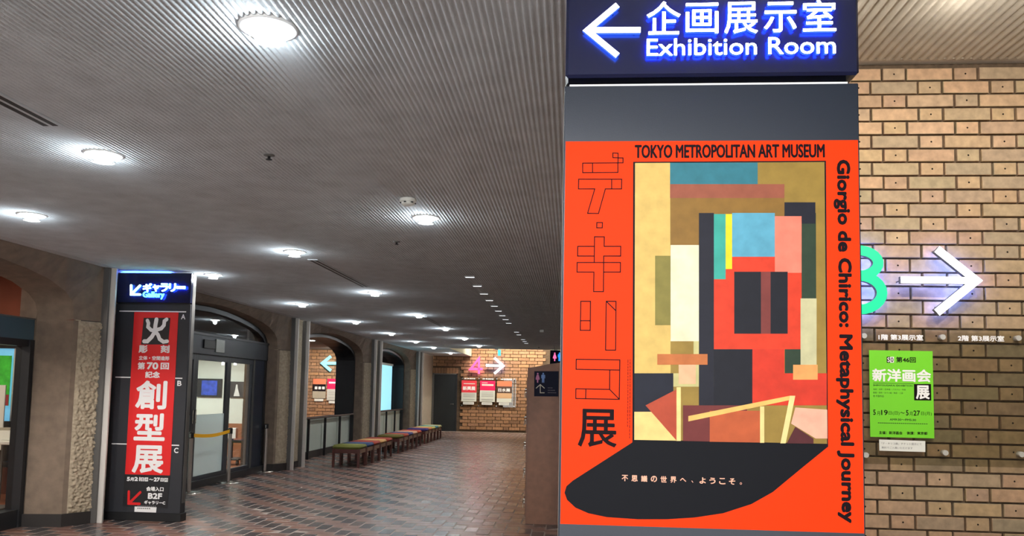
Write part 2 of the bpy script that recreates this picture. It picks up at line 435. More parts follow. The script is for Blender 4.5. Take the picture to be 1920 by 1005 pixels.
def brick_wall(parent, y, x0, x1, z0, z1, per, pitch, xh, zr, m, fh, single, hole, skip=None, dp=.03):
    hm = brick_mesh(per*.303, pitch*fh, dp+.02, m, hole); sm = brick_mesh(per*.63, pitch*fh, dp+.02, m, 0)
    st = MB(); n = 0
    for xc, zc, hd in flemish(x0, x1, z0, z1, per, pitch, xh, zr, skip):
        me, bb = hm if hd else sm
        j = (random.gauss(0, .0012), random.gauss(0, .0025), random.gauss(0, .0008))
        if single(xc, zc) and n < 298:
            o = link('brick', me, parent, (xc+j[0]-WP(parent).x, y+j[1]-WP(parent).y, zc+j[2]-WP(parent).z)); o.rotation_euler = (random.gauss(0, .004), random.gauss(0, .003), random.gauss(0, .006)); n += 1
        else:
            vs = [(v[0]+xc+j[0], v[1]+y+j[1], v[2]+zc+j[2]) for v in bb.v]
            mats = bb.mats
            for mi_, mm in enumerate(mats):
                sel = [f for f, q in zip(bb.f, bb.m) if q == mi_]; st.faces(vs, sel, mm)
    if st.v: st.build('bricks', parent, kind='stuff')
    return n
YR = 6.8
wr = empty('wall_right', (0, 0, 0), kind='structure')
part('mortar_bed', wr, lambda b: b.box(.95, 5.2, YR+.03, YR+.25, 0, HT+.02, M_MORTAR))
n1 = brick_wall(wr, YR, .96, 5.2, 0, HT-.0, .5886, .1173, 2.6997, 4.1957, M_BRICK, .865, lambda x, z: 2.15 < x < 3.9 and z > .95, .0075)
wf = empty('wall_far', (0, 0, 0), kind='structure')
part('mortar_bed', wf, lambda b: (b.box(-5.45, -5.16, 29.38, 29.6, 0, HT, M_MORTAR), b.box(-4.24, .62, 29.38, 29.6, 0, HT, M_MORTAR), b.box(-5.16, -4.24, 29.38, 29.6, 2.12, HT, M_MORTAR)))
n2 = brick_wall(wf, 29.35, -5.44, -.8, 0, HT, .6113, .1218, -1.1686, 3.0004-.0, M_BRICKF, .86, lambda x, z: x > -4.1 and z < 3.2, 0,
   skip=lambda x, z, w: (-5.20-w/2 < x < -4.2+w/2 and z < 2.36))
def soldier(b):
    for k in range(9):
        x = -5.13+k*.108; b.box(x-.047, x+.047, 29.35, 29.39, 2.13, 2.34, M_BRICKF, .003)
part('soldier_course', wf, soldier, kind='stuff')
part('wall_far', None, lambda b: b.box(-.8, XE+.4, 29.3, 29.6, 0, HT, mat('pale_wall', (214, 222, 206), .8)), kind='structure')
part('wall_middle', None, lambda b: b.box(XE, 1.12, 6.79, 29.6, 0, HT, M_CONC), kind='structure')
def back_wall(b):
    m = mat('back_wall', (120, 108, 98), .8)
    b.box(-11, 8, -3.7, -3.5, 2.62, HT, m); b.box(-11, -5.6, -3.7, -3.5, 0, 2.62, m); b.box(3.2, 8, -3.7, -3.5, 0, 2.62, m)
part('wall_back', None, back_wall, kind='structure')
w9 = empty('added_window', (-1.2, -3.6, 0), kind='structure')  # unseen glazed opening added in the back wall to let world light in
for q in range(9): part('mullion', w9, lambda b: b.box(-5.6+q*1.09, -5.54+q*1.09, -3.64, -3.56, 0, 2.62, M_DARK))
part('rail', w9, lambda b: (b.box(-5.6, 3.2, -3.64, -3.56, 0, .12, M_DARK), b.box(-5.6, 3.2, -3.64, -3.56, 2.1, 2.16, M_DARK)))
part('wall_side', None, lambda b: b.box(5.2, 5.4, -3.5, 7.05, 0, HT+.2, mat('back_wall', (120, 108, 98), .8)), kind='structure')

# ---- left colonnade
BAY = 5.93; Y0 = 8.38 - BAY*2         # near pole of the first column
def poleA(k): return Y0+k*BAY          # k=2 -> 8.38
ARCH = [(0, 2.18), (.01, 2.30), (.05, 2.38), (.16, 2.46), (.42, 2.55), (.75, 2.61), (1.25, 2.665), (1.8, 2.705), (2.36, 2.72)]
def arch_pts(ya, yb, inset, drop=0):
    """from near foot up over to far foot"""
    a, c = ya+inset, yb-inset; half = (c-a)/2; s = half/2.36
    right = [(c-d*s, z-drop) for d, z in ARCH]
    left = [(a+d*s, z-drop) for d, z in ARCH]
    return [(a, 0.0), (a, .8), (a, 1.6)]+left[:-1]+right[::-1]+[(c, 1.6), (c, .8), (c, 0.0)]
XW = -5.15
wl = empty('wall_left', (0, 0, 0), kind='structure')
def strip(b, A, B, m, smooth=False):
    n = len(A); b.faces(list(A)+list(B), [(i, i+1, n+i+1, n+i) for i in range(n-1)], m, smooth)
def grid_splay(b, p0, p1, z0, z1, nu, nv, amp, m, seed=0):
    """rough face from plan point p0 to p1, displaced outward"""
    d = Vector((p1[0]-p0[0], p1[1]-p0[1], 0)).normalized(); nrm = Vector((d.y, -d.x, 0))
    if nrm.x < 0: nrm = -nrm
    vs = []
    for j in range(nv+1):
        for i in range(nu+1):
            u = i/nu; v = j/nv; p = Vector((p0[0]+(p1[0]-p0[0])*u, p0[1]+(p1[1]-p0[1])*u, z0+(z1-z0)*v))
            e = min(1, u*8, (1-u)*8, v*nv/3, (1-v)*nv/3)
            q = p*1.0+Vector((0, 0, seed))
            a_ = q.y+q.z*.35
            h = noise.noise(Vector((q.x*34, a_*34, q.z*50)))*.8+noise.noise(Vector((q.x*70, q.y*70, q.z*95)))*.4
            vs.append(p+nrm*(amp*e*(h+.5)))
    fs = [(j*(nu+1)+i, j*(nu+1)+i+1, (j+1)*(nu+1)+i+1, (j+1)*(nu+1)+i) for j in range(nv) for i in range(nu)]
    b.faces(vs, fs, m, True)
for k in (1, 2, 3, 4):
    ya = poleA(k)+.62; yb = poleA(k+1)
    if k == 1: ya = poleA(1)+.62
    # arch ring: outer frame, splay, reveal
    arc1 = arch_pts(ya, yb, .28); arc2 = arch_pts(ya, yb, .34, .03)
    n = len(arc1); F = []
    for i, (y, z) in enumerate(arc1):
        side_ = ya if i < n/2 else yb
        if z < 2.17: F.append((side_, z))
        elif z < 2.42: F.append((side_, z))
        elif z < 2.50: F.append((side_, CH+.02))
        else: F.append((y, CH+.02))
    idx = [i for i in range(n) if arc1[i][1] >= 2.17]
    def up_(b, sel):
        f3 = [(XW, F[i][0], F[i][1]) for i in sel]; c1 = [(-5.32, *arc1[i]) for i in sel]; c2 = [(-5.69, *arc2[i]) for i in sel]
        strip(b, f3, c1, M_CONC, False); strip(b, c1, c2, M_CONC, True)
        if len(sel) > 1:   # back face
            strip(b, c2, [(-5.69, F[i][0], F[i][1]) for i in sel], M_CONC)
    mid = (ya+yb)/2
    cut = 6
    a_, m_, c_ = idx[:cut], idx[cut-1:-(cut-1)], idx[-cut:]
    for sel in (a_, m_, c_):
        part('arch_block', wl, lambda b: up_(b, sel))
    # jambs: rough splay + smooth reveal
    for side in (0, 1):
        if side: p0, p1, p2 = (-5.32, yb-.28), (XW, yb), (-5.69, yb-.34)
        else: p0, p1, p2 = (-5.32, ya+.28), (XW, ya), (-5.69, ya+.34)
        fine = (side == 1)
        nu, nv = ((34, 230) if k == 1 else (14, 110)) if fine else (4, 20)
        def jm(b):
            b.faces([(p0[0], p0[1], .12), (p2[0], p2[1], .12), (p2[0], p2[1], 2.172), (p0[0], p0[1], 2.172)], [(0, 1, 2, 3)], M_CONC)
            m3 = (p0[0]+(p1[0]-p0[0])*.16, p0[1]+(p1[1]-p0[1])*.16)
            b.faces([(p0[0], p0[1], .12), (m3[0], m3[1], .12), (m3[0], m3[1], 2.172), (p0[0], p0[1], 2.172)], [(0, 1, 2, 3)], M_CONC)
            grid_splay(b, m3, p1, .12, 2.172, nu, nv, (.030 if k == 1 else .018), M_ROUGH, k*3.1)
            b.faces([(p1[0], p1[1], .12), (p1[0], p1[1], 2.172), (-5.9, p1[1], 2.172), (-5.9, p1[1], .12)], [(0, 1, 2, 3)], M_CONC)
        part('jamb_block', wl, jm)
        def bs(b):
            off = .02; sg = -1 if side else 1
            A = [(p2[0], p2[1]-sg*0), (p0[0]+off, p0[1]+sg*off), (p1[0]+off, p1[1])]
            A = [(-5.72, p2[1]+sg*off), (p0[0]+off*.7, p0[1]+sg*off), (p1[0]+off, p1[1]-.0)]
            lo = [(x, y, 0) for x, y in A]; hi = [(x, y, .13) for x, y in A]; strip(b, lo, hi, M_BASE)
            inn = [(-5.72, p2[1], .13), (p0[0]-.02, p0[1]-sg*.02, .13), (p1[0]-.03, p1[1], .13)]; strip(b, hi, inn, M_BASE)
        part('baseboard_left', None, bs, kind='structure')
# column strips between bays, with joint gaps behind
def columns(k, b): 
    y = poleA(k)
    b.box(-5.5, -5.17, y+.03, y+.60, .12, CH+.01, M_ROUGH)
    b.box(-5.5, -5.15, y+.03, y+.60, 0, .12, M_BASE)
for k in (1, 2, 3, 4, 5):
    part('column_face', wl, lambda b: columns(k, b))
part('column_face', wl, lambda b: (b.box(-5.6, -5.17, poleA(5)+.62, 29.5, .12, CH+.01, M_PALE), b.box(-5.6, -5.15, poleA(5)+.62, 29.5, 0, .12, M_BASE)))
for k in (1, 2, 3, 4, 5):
    for d in (0, .62):
        y = poleA(k)+d
        def tr(b):
            b.box(-5.17, -5.10, y-.035, y-.003, 0, CH, M_ALUD, .002)
            b.box(-5.17, -5.045, y+.003, y+.03, 0, CH, M_ALU, .002)
            b.box(-5.4, -5.17, y-.03, y+.03, 0, CH, M_DARK)
        part('metal_trim', wl, tr)
def backing(b):
    for k in (1, 2, 3, 4):
        ya = poleA(k)+.62; yb = poleA(k+1)
        b.box(-5.9, -5.71, ya, ya+.32, 0, CH+.01, M_CONC); b.box(-5.9, -5.71, yb-.32, yb, 0, CH+.01, M_CONC)
    b.box(-5.9, -5.72, Y0, 29.5, 2.73, HT, M_CONC)
part('backing_wall', wl, backing)

# ---- bay with the first opening (behind the near pier): interior hall
ya, yb = poleA(1)+.62, poleA(2)
M_OWALL = mat('orange_brown_wall', (120, 66, 48), .8, noise_s=4)
M_BLUEG = mat('blue_grey_beam', (62, 84, 96), .6)
w1 = empty('window_1', (-5.75, (ya+yb)/2, 0), kind='structure')
part('beam', w1, lambda b: (b.box(-5.84, -5.72, ya+.3, yb-.33, 1.95, 2.17, M_BLUEG), b.box(-5.84, -5.71, ya+.3, yb-.33, 2.165, 2.18, M_ALUD)))
part('window_frame', w1, lambda b: (b.box(-5.86, -5.70, yb-.40, yb-.34, 0, 1.95, M_DARK), b.box(-5.86, -5.72, ya+.3, yb-.34, 1.88, 1.95, M_DARK), b.box(-5.86, -5.72, ya+.3, yb-.34, 0, .18, M_DARK)))
part('pane', w1, lambda b: b.box(-5.80, -5.79, ya+.3, yb-.4, .18, 1.88, M_GLASSD))
# inner room behind
part('wall_inner', None, lambda b: (b.box(-11.2, -11, -3.5, 30, 0, HT, mat('inner_wall', (196, 190, 178), .8)),
    b.box(-11.0, -10.9, -3.5, 10, 0, 2.9, mat('inner_wall', (196, 190, 178), .8))), kind='structure')
part('ceiling', None, lambda b: b.box(-11.2, -5.9, -3.5, 30, 2.95, 3.1, mat('inner_ceiling', (150, 140, 130), .85)), kind='structure')
# inner hall behind the near pier (seen past its left edge)
part('wall_inner', None, lambda b: (b.box(-8.6, -5.9, 10.3, 10.45, 2.02, HT, M_OWALL), b.box(-11, -8.6, 10.3, 10.45, 0, HT, M_OWALL), b.box(-7.28, -5.9, 10.3, 10.45, 0, 2.02, M_OWALL), b.box(-8.6, -7.28, 10.3, 10.45, 0, .35, M_OWALL), b.box(-8.6, -5.9, 10.27, 10.3, 2.30, 2.325, M_WHITEP)), kind='structure')
M_CYANW = mat('daylit_frosted_window', (120, 190, 220), .6, emit=(.16, .47, .72), es=.38, noise_s=2, noise_v=.3)
w2 = empty('window_2', (-7.94, 10.36, .35), kind='structure')
part('pane', w2, lambda b: b.box(-8.6, -7.28, 10.38, 10.40, .95, 2.02, M_CYANW))
def wfr(b):
    b.box(-8.6, -7.28, 10.34, 10.42, 1.96, 2.02, M_DARK); b.box(-8.6, -7.28, 10.34, 10.42, .92, .97, M_DARK)
    b.box(-7.34, -7.28, 10.34, 10.42, .35, 2.02, M_DARK); b.box(-7.62, -7.60, 10.35, 10.42, .95, 1.96, M_ALU)
    b.box(-8.6, -7.28, 10.38, 10.42, .35, .92, M_BLACK)
part('window_frame', w2, wfr)
p = empty('leaf_poster', (-7.74, 10.33, 1.2), 'bright green poster with red foot stuck on the window at far left', 'poster')
part('sheet', p, lambda b: b.box(-7.95, -7.635, 10.325, 10.333, 1.18, 1.86, mat('leaf_green', (70, 200, 60), .5, emit=(.05, .5, .04), es=.12, noise_s=9, noise_v=.5)))
part('foot_band', p, lambda b: b.box(-7.95, -7.635, 10.321, 10.3245, 1.18, 1.33, mat('pinkish_red', (200, 70, 80), .5)))
s = empty('notice_stand', (-7.72, 9.9, 0), 'tall white notice board on a stand behind the near pier', 'stand')
part('board', s, lambda b: b.box(-7.85, -7.36, 9.88, 9.90, .62, 1.46, M_WHITEP, .004))
part('post', s, lambda b: b.box(-7.64, -7.60, 9.9, 9.94, .02, .62, M_ALUD))
part('foot', s, lambda b: b.box(-7.8, -7.45, 9.75, 10.05, 0, .02, M_ALUD, .003))
t = empty('side_table', (-7.05, 9.5, 0), 'small white table at the left edge behind the near pier', 'table')
part('table_top', t, lambda b: b.box(-7.32, -6.55, 9.25, 9.85, .74, .78, M_WHITEP, .005))
for dx in (-7.27, -6.63):
    for dy in (9.3, 9.78): part('leg', t, lambda b: b.tube([(dx, dy, 0), (dx, dy, .74)], .016, M_ALUD))
bx = MB().box(-7.16, -6.88, 9.45, 9.68, .781, .90, M_WHITEP, .006).box(-7.12, -6.92, 9.49, 9.64, .90, .93, M_PALE, .004).build('paper_box', None, origin=(-7.02, 9.56, .781), label='white paper box standing on the small white table', cat='box')
ch = empty('slatted_chair', (-7.25, 10.05, 0), 'black slatted chair below the daylit window at far left', 'chair')
part('seat', ch, lambda b: b.box(-7.45, -7.03, 9.95, 10.2, .43, .46, M_BLACK, .004))
for q in range(5): part('back_slat', ch, lambda b: b.box(-7.44+q*.09, -7.41+q*.09, 10.2, 10.22, .46, 1.12, M_BLACK))
part('top_rail', ch, lambda b: b.box(-7.45, -7.03, 10.195, 10.225, 1.12, 1.17, M_BLACK, .003))
for dx in (-7.43, -7.05):
    for dy in (9.97, 10.18): part('leg', ch, lambda b: b.box(dx-.015, dx+.015, dy-.015, dy+.015, 0, .43, M_BLACK))
cs = empty('caster_base', (-6.05, 8.15, 0), 'grey trolley base with a black castor left of the near pier', 'trolley')
part('deck', cs, lambda b: b.box(-6.6, -5.98, 7.95, 8.35, .13, .17, M_ALUD, .006))
for dx, dy in ((-6.04, 8.0), (-6.04, 8.3), (-6.5, 8.0), (-6.5, 8.3)):
    cw = part('caster', cs, lambda b: b.box(dx-.02, dx+.02, dy-.02, dy+.02, .09, .13, M_ALUD))
    MB().tube([(dx-.015, dy, .045), (dx+.015, dy, .045)], .045, M_BLACK, 14).build('wheel', cw)
light('inner_lamp', 'AREA', (-7.6, 8.2, 2.9), 24, (1, .8, .62), .8)
light('inner_lamp', 'AREA', (-8.0, 4.5, 2.9), 40, (1, .85, .7), .8)

# ---- bay 2: glass doors
ya, yb = poleA(2)+.62, poleA(3)
XD = -5.5; YA, YB = ya+.33, yb-.33
M_DOORM = mat('door_frame_metal', (62, 66, 72), .45, metal=.35)
d1 = empty('door_1', (XD, (YA+YB)/2, 0), kind='structure')
hd = part('header', d1, lambda b: (b.box(XD-.08, XD+.03, YA, YB, 1.97, 2.27, M_DOORM, .003), b.box(XD-.06, XD+.045, YA, YB, 2.25, 2.285, M_DARK)))
MB().box(XD+.03, XD+.05, 11.43, 11.80, 2.06, 2.19, M_BLACK, .004).build('door_sensor', hd)
MB().box(XD+.03, XD+.045, 11.84, 12.14, 2.02, 2.22, mat('notice_plate', (150, 156, 150), .3), .003).build('notice_plate', hd)
part('sill', d1, lambda b: b.box(XD-.09, XD+.04, YA, YB, 0, .11, M_DARK, .004))
def arch_frame(b, yc, y1, xa, xb, m, top=True):
    A = arch_pts(ya, yb, .34, .03); A2 = arch_pts(ya, yb, .42, .10)
    a = [(xb, y, z) for y, z in A]; c = [(xb, y, z) for y, z in A2]; strip(b, a, c, m)
    c2 = [(xa, y, z) for y, z in A2]; strip(b, c, c2, m)
    a2 = [(xa, y, z) for y, z in A]; strip(b, a2, c2, m)
part('frame', d1, lambda b: arch_frame(b, 0, 0, XD-.09, XD+.02, M_DARK))
def transom(b):
    A = arch_pts(ya, yb, .38, .06); P = [(y, z) for y, z in A if z > 2.2]
    P = [(P[0][0], 2.28)]+[q for q in P if q[1] > 2.29]+[(P[-1][0], 2.28)]
    n = len(P); b.faces([(XD-.03, y, z) for y, z in P], [tuple(range(n))], M_GLASS)
part('pane', d1, transom)
def leaf(y0, y1, frost, name='door_leaf', x=XD-.02, handle=None):
    f = MB(); s_ = .075
    f.box(x-.02, x+.02, y0, y0+s_, .1, 1.97, M_DOORM, .002).box(x-.02, x+.02, y1-s_, y1, .1, 1.97, M_DOORM, .002)
    f.box(x-.02, x+.02, y0+s_, y1-s_, 1.88, 1.97, M_DOORM, .002).box(x-.02, x+.02, y0+s_, y1-s_, .1, .17, M_DOORM, .002)
    L = f.build(name, d1)
    if frost:
        MB().box(x-.004, x+.002, y0+s_, y1-s_, .17, 1.07, M_FROST).build('frosted_pane', L)
        MB().box(x-.004, x+.002, y0+s_, y1-s_, 1.07, 1.88, M_GLASSD).build('pane', L)
    else: MB().box(x-.004, x+.002, y0+s_, y1-s_, .17, 1.88, M_GLASSD).build('pane', L)
    if handle: MB().tube([(x+.03, handle, .95), (x+.03, handle, 1.15)], .012, M_STEEL).box(x, x+.03, handle-.01, handle+.01, .97, .99, M_STEEL).box(x, x+.03, handle-.01, handle+.01, 1.11, 1.13, M_STEEL).build('handle', L)
    return L
leaf(YA+.02, 10.05, True)
leaf(10.05, 11.30, True, handle=11.26)
leaf(11.30, 12.44, True, handle=11.34)
leaf(12.44, 13.42, False)
part('side_panel', d1, lambda b: (b.box(XD-.03, XD, 13.42, YB, .1, 1.97, mat('dark_blue_metal', (40, 50, 66), .35, metal=.4)), b.box(XD-.03, XD+.012, 13.40, 13.46, .1, 1.97, M_ALUD)))
# room behind the doors
M_IW = mat('inner_white', (214, 220, 208), .7)
part('wall_inner', None, lambda b: (b.box(-11, -6.1, 16.0, 16.15, .74, HT, M_IW), b.box(-11, -6.1, 16.0, 16.15, 0, .74, mat('counter_wood', (150, 96, 62), .5)), b.box(-6.15, -6.05, 14.6, 16.0, 0, HT, mat('reddish_wall', (120, 66, 46), .6))), kind='structure')
part('ceiling', None, lambda b: b.box(-8.5, -5.62, 10.45, 16, 2.27, 2.34, mat('added_dark_slab', (52, 46, 44), .8)), kind='structure')  # dark slab added under the room ceiling so the transom looks dark
scr = empty('wall_screen', (-7.42, 15.95, 1.46), 'framed blue screen on the white wall behind the glass door', 'screen')
part('frame', scr, lambda b: b.box(-7.72, -7.20, 15.955, 15.995, 1.27, 1.65, M_DARK, .004))
part('display', scr, lambda b: b.box(-7.62, -7.29, 15.945, 15.954, 1.31, 1.61, mat('blue_picture', (40, 60, 150), .3, emit=(.05, .12, .6), es=.25, noise_s=14, noise_v=.8)))
pic = empty('framed_picture', (-6.87, 15.95, 1.46), 'dark picture with a pale figure seen through the clear glass', 'picture')
part('frame', pic, lambda b: b.box(-7.03, -6.70, 15.955, 15.995, 1.27, 1.60, M_DARK, .004))
part('figure', pic, lambda b: b.prism([(-6.93, 1.30), (-6.80, 1.30), (-6.83, 1.40), (-6.85, 1.46), (-6.86, 1.54), (-6.89, 1.54), (-6.90, 1.44)], 15.945, 15.953, M_WHITEP))
for q, lr in ((-7.03, 'left'), (-6.9, 'middle'), (-6.78, 'right')):
    l_ = empty('track_spot', (q, 15.6, 2.0), 'tiny white ceiling spot behind the glass door, the '+lr+' of three', 'lamp', group='track spots behind the glass door')
    part('head', l_, lambda b: b.tube([(q, 15.6, 1.93), (q, 15.6, 1.98)], .025, M_LAMP, 10)); part('stem', l_, lambda b: b.tube([(q, 15.6, 1.98), (q, 15.6, 2.27)], .006, M_ALUD, 6))
light('inner_lamp', 'AREA', (-7.3, 14.3, 2.22), 42, (.98, 1, .95), 1.0)
light('inner_lamp', 'AREA', (-7.6, 12.0, 2.22), 22, (.98, 1, .95), .8)
ic = empty('inner_trolley', (-6.5, 15.0, 0), 'dark folded trolley on the floor behind the clear glass', 'trolley')
part('bar', ic, lambda b: b.box(-6.75, -6.25, 14.98, 15.02, .42, .47, M_BLACK, .004)); part('box', ic, lambda b: b.box(-6.58, -6.42, 14.95, 15.05, .5, .7, M_WHITEP, .004))
part('deck', ic, lambda b: b.box(-6.72, -6.28, 14.8, 15.2, .10, .13, M_BLACK, .004))
part('upright', ic, lambda b: b.box(-6.52, -6.49, 14.98, 15.02, .13, .5, M_BLACK))
for dx in (-6.68, -6.32): part('wheel', ic, lambda b: b.tube([(dx-.015, 14.85, .05), (dx+.015, 14.85, .05)], .05, M_BLACK, 12))
part('wall_inner', None, lambda b: b.box(-8.6, -8.5, 10.45, 16, 0, HT, M_IW), kind='structure')
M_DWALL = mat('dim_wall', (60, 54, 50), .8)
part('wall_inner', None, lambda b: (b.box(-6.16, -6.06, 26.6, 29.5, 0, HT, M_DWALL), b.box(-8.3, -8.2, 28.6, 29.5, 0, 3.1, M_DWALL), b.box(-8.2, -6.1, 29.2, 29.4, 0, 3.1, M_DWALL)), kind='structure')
# brick wall of the hall beyond the arched window
wb = empty('wall_beyond', (0, 0, 0), kind='structure')
part('mortar_bed', wb, lambda b: b.box(-11, -8.3, 29.38, 29.6, 0, HT, M_MORTAR))
brick_wall(wb, 29.35, -10.95, -8.2, 0, 3.0, .6113, .1218, -9.4, .02, M_BRICKF, .86, lambda x, z: x > -10.2 and z > .7, 0)
la = empty('left_arrow', (-9.05, 29.2, 2.45), 'glowing pale blue arrow pointing left, seen through the first arched window', 'sign')
M_FR = mat('far_red', (226, 56, 70), .5); M_MG = mat('far_magenta', (226, 24, 92), .5); M_OR = mat('far_salmon', (226, 128, 92), .5); M_TN = mat('far_tan', (210, 170, 128), .6); M_GP = mat('grey_print', (150, 150, 150), .6)
M_AB = mat('pale_blue_arrow', (120, 220, 255), .5, emit=(.25, .75, 1), es=.55)
qa = [(-8.8064, 2.4371), (-9.2952, 2.4291), (-9.0197, 2.6933), (-9.3359, 2.4284), (-8.9993, 2.1547)]
part('shaft', la, lambda b: b.prism(stroke_polys([qa[0], qa[1]], .10), 29.2, 29.25, M_AB))
for x_ in (-9.2, -8.9): part('standoff', la, lambda b: b.tube([(x_, 29.25, 2.44), (x_, 29.345, 2.44)], .01, M_ALUD, 6))
part('head', la, lambda b: b.prism(stroke_polys([qa[2], qa[3], qa[4]], .10), 29.2005, 29.25, M_AB))
for p_, lab, c1, c2 in (([(-9.6930, 1.8455), (-9.1945, 1.1168)], 'dark brown and tan poster seen through the first arched window', (110, 70, 58), (176, 168, 150)), ([(-9.1412, 1.8553), (-8.6828, 1.0474)], 'magenta and white poster seen through the first arched window', (190, 36, 90), (196, 196, 190))):
    (x0, z1), (x1, z0) = p_
    q_ = empty('exhibition_notice', ((x0+x1)/2, 29.3, (z0+z1)/2), lab, 'poster')
    part('sheet', q_, lambda b: b.box(x0, x1, 29.30, 29.32, z0, z1, mat('notice_%d' % c2[0], c2, .6)))
    def prt(b):
        h_ = z1-z0
        if c1[0] == 110:
            rect(b, x0, x1, z0+h_*.72, z1, 29.298, M_OR); rect(b, x0, x1, z0+h_*.36, z0+h_*.72, 29.298, M_INK)
            for q__ in range(3): rect(b, x0+.08+q__*.14, x0+.18+q__*.14, z0+h_*.46, z0+h_*.60, 29.296, M_WHITE)
        else:
            rect(b, x0, x1, z0+h_*.52, z1, 29.298, M_MG); rect(b, x0+.06, x1-.02, z0+h_*.78, z0+h_*.86, 29.296, M_WHITE)
            for z_ in (.42, .34, .26, .12): rect(b, x0+.06, x1-.04, z0+h_*z_, z0+h_*z_+.015, 29.297, M_GP)
    part('print', q_, prt)
    MB().box(x0+.08, x1-.08, 29.30, 29.315, z0-.11, z0-.02, M_WHITEP).build('white_label', None, origin=((x0+x1)/2, 29.3, z0-.06), label='white label under the %s poster behind the arched window' % ('dark brown' if c1[0] == 110 else 'magenta'), cat='label')
for x_, y_, nf in ((-7.93, 23.7, 'nearer'), (-8.19, 27.2, 'farther')):
    L = empty('ceiling_downlight', (x_, y_, 2.95), nf+' round lamp on the ceiling of the hall behind the arched window', 'lamp', group='lamps of the hall behind the arched window')
    part('lens', L, lambda b: b.lathe((x_, y_, 2.95), [(.0, -.03), (.10, -.02), (.11, 0)], M_LAMP, 20))
    part('trim', L, lambda b: b.lathe((x_, y_, 2.95), [(.13, 0), (.13, -.01), (.11, -.012)], M_ALU, 20))
    light('lamp_beam', 'SPOT', (0, 0, -.1), 260 if y_ > 25 else 30, (1, .9, .78), .06, (math.radians(42 if y_ > 25 else 0), 0, math.radians(28)), math.radians(130), .8, parent=L)

# ---- bays 3 and 4: arched windows with rail and pale panels
for k, nm in ((3, 'window_3'), (4, 'window_4')):
    ya, yb = poleA(k)+.62, poleA(k+1); YA, YB = ya+.33, yb-.33
    w = empty(nm, (-5.5, (ya+yb)/2, 0), kind='structure')
    def fr(b):
        A = arch_pts(ya, yb, .34, .03); A2 = arch_pts(ya, yb, .40, .09)
        a = [(-5.5, y, z) for y, z in A]; c = [(-5.5, y, z) for y, z in A2]; strip(b, a, c, M_DARK); strip(b, c, [(-5.98, y, z) for y, z in A2], M_DARK)
    part('frame', w, fr)
    def pn(b):
        A = arch_pts(ya, yb, .40, .09); P = [(y, z) for y, z in A if z > 1.7]
        P = [(P[0][0], .86)]+P+[(P[-1][0], .86)]; b.faces([(-5.96, y, z) for y, z in P], [tuple(range(len(P)))], M_GLASSD if k == 3 else M_GLASS)
    part('pane', w, pn)
    part('shelf', w, lambda b: b.box(-5.97, -5.6, YA+.06, YB-.06, .80, .84, M_DARK))
    nP = 4; L_ = (YB-YA-.12)/nP
    for q in range(nP):
        part('panel', w, lambda b: b.box(-5.60, -5.575, YA+.06+q*L_+.01, YA+.06+(q+1)*L_-.01, .15, .83, M_GREYW, .003))
    part('baseboard', w, lambda b: b.box(-5.60, -5.57, YA+.06, YB-.06, 0, .15, M_BASE))
    rl = part('handrail', w, lambda b: b.tube([(-5.5, YA+.06, .86), (-5.5, YB-.06, .86)], .024, mat('rail_brown', (70, 52, 48), .4), 10))
    for q in range(1, nP+1):
        y = YA+.06+q*L_ if q < nP else YB-.10
        part('post', w, lambda b: b.box(-5.525, -5.475, y-.02, y+.02, 0, .84, M_BLACK, .003))
lb = empty('light_wall', (-5.75, 23.7, .86), 'pale cyan backlit screen filling the second arched window', 'panel')
part('diffuser', lb, lambda b: b.box(-5.76, -5.75, 22.3, 25.18, .86, 2.24, mat('cyan_backlit', (150, 225, 235), .6, emit=(.30, .66, .80), es=.42, noise_s=1.5, noise_v=.12)))
part('frame', lb, lambda b: b.box(-5.78, -5.72, 22.2, 25.2, 2.24, 2.31, M_WHITEP, .004))

# ---- far door
d2 = empty('door_2', (-4.68, 29.36, 0), kind='structure')
part('door_leaf', d2, lambda b: b.box(-5.10, -4.27, 29.33, 29.37, 0, 2.09, mat('black_green_door', (26, 32, 34), .35), .004))
part('frame', d2, lambda b: (b.box(-5.16, -5.10, 29.29, 29.40, 0, 2.13, M_ALUD, .003), b.box(-4.27, -4.235, 29.29, 29.40, 0, 2.13, M_DARK, .003), b.box(-5.16, -4.235, 29.29, 29.40, 2.09, 2.13, M_ALUD, .003)))
part('handle', d2, lambda b: (b.tube([(-4.36, 29.29, 1.0), (-4.47, 29.29, 1.0)], .012, M_STEEL, 8), b.tube([(-4.36, 29.29, 1.0), (-4.36, 29.33, 1.0)], .02, M_STEEL, 8)))

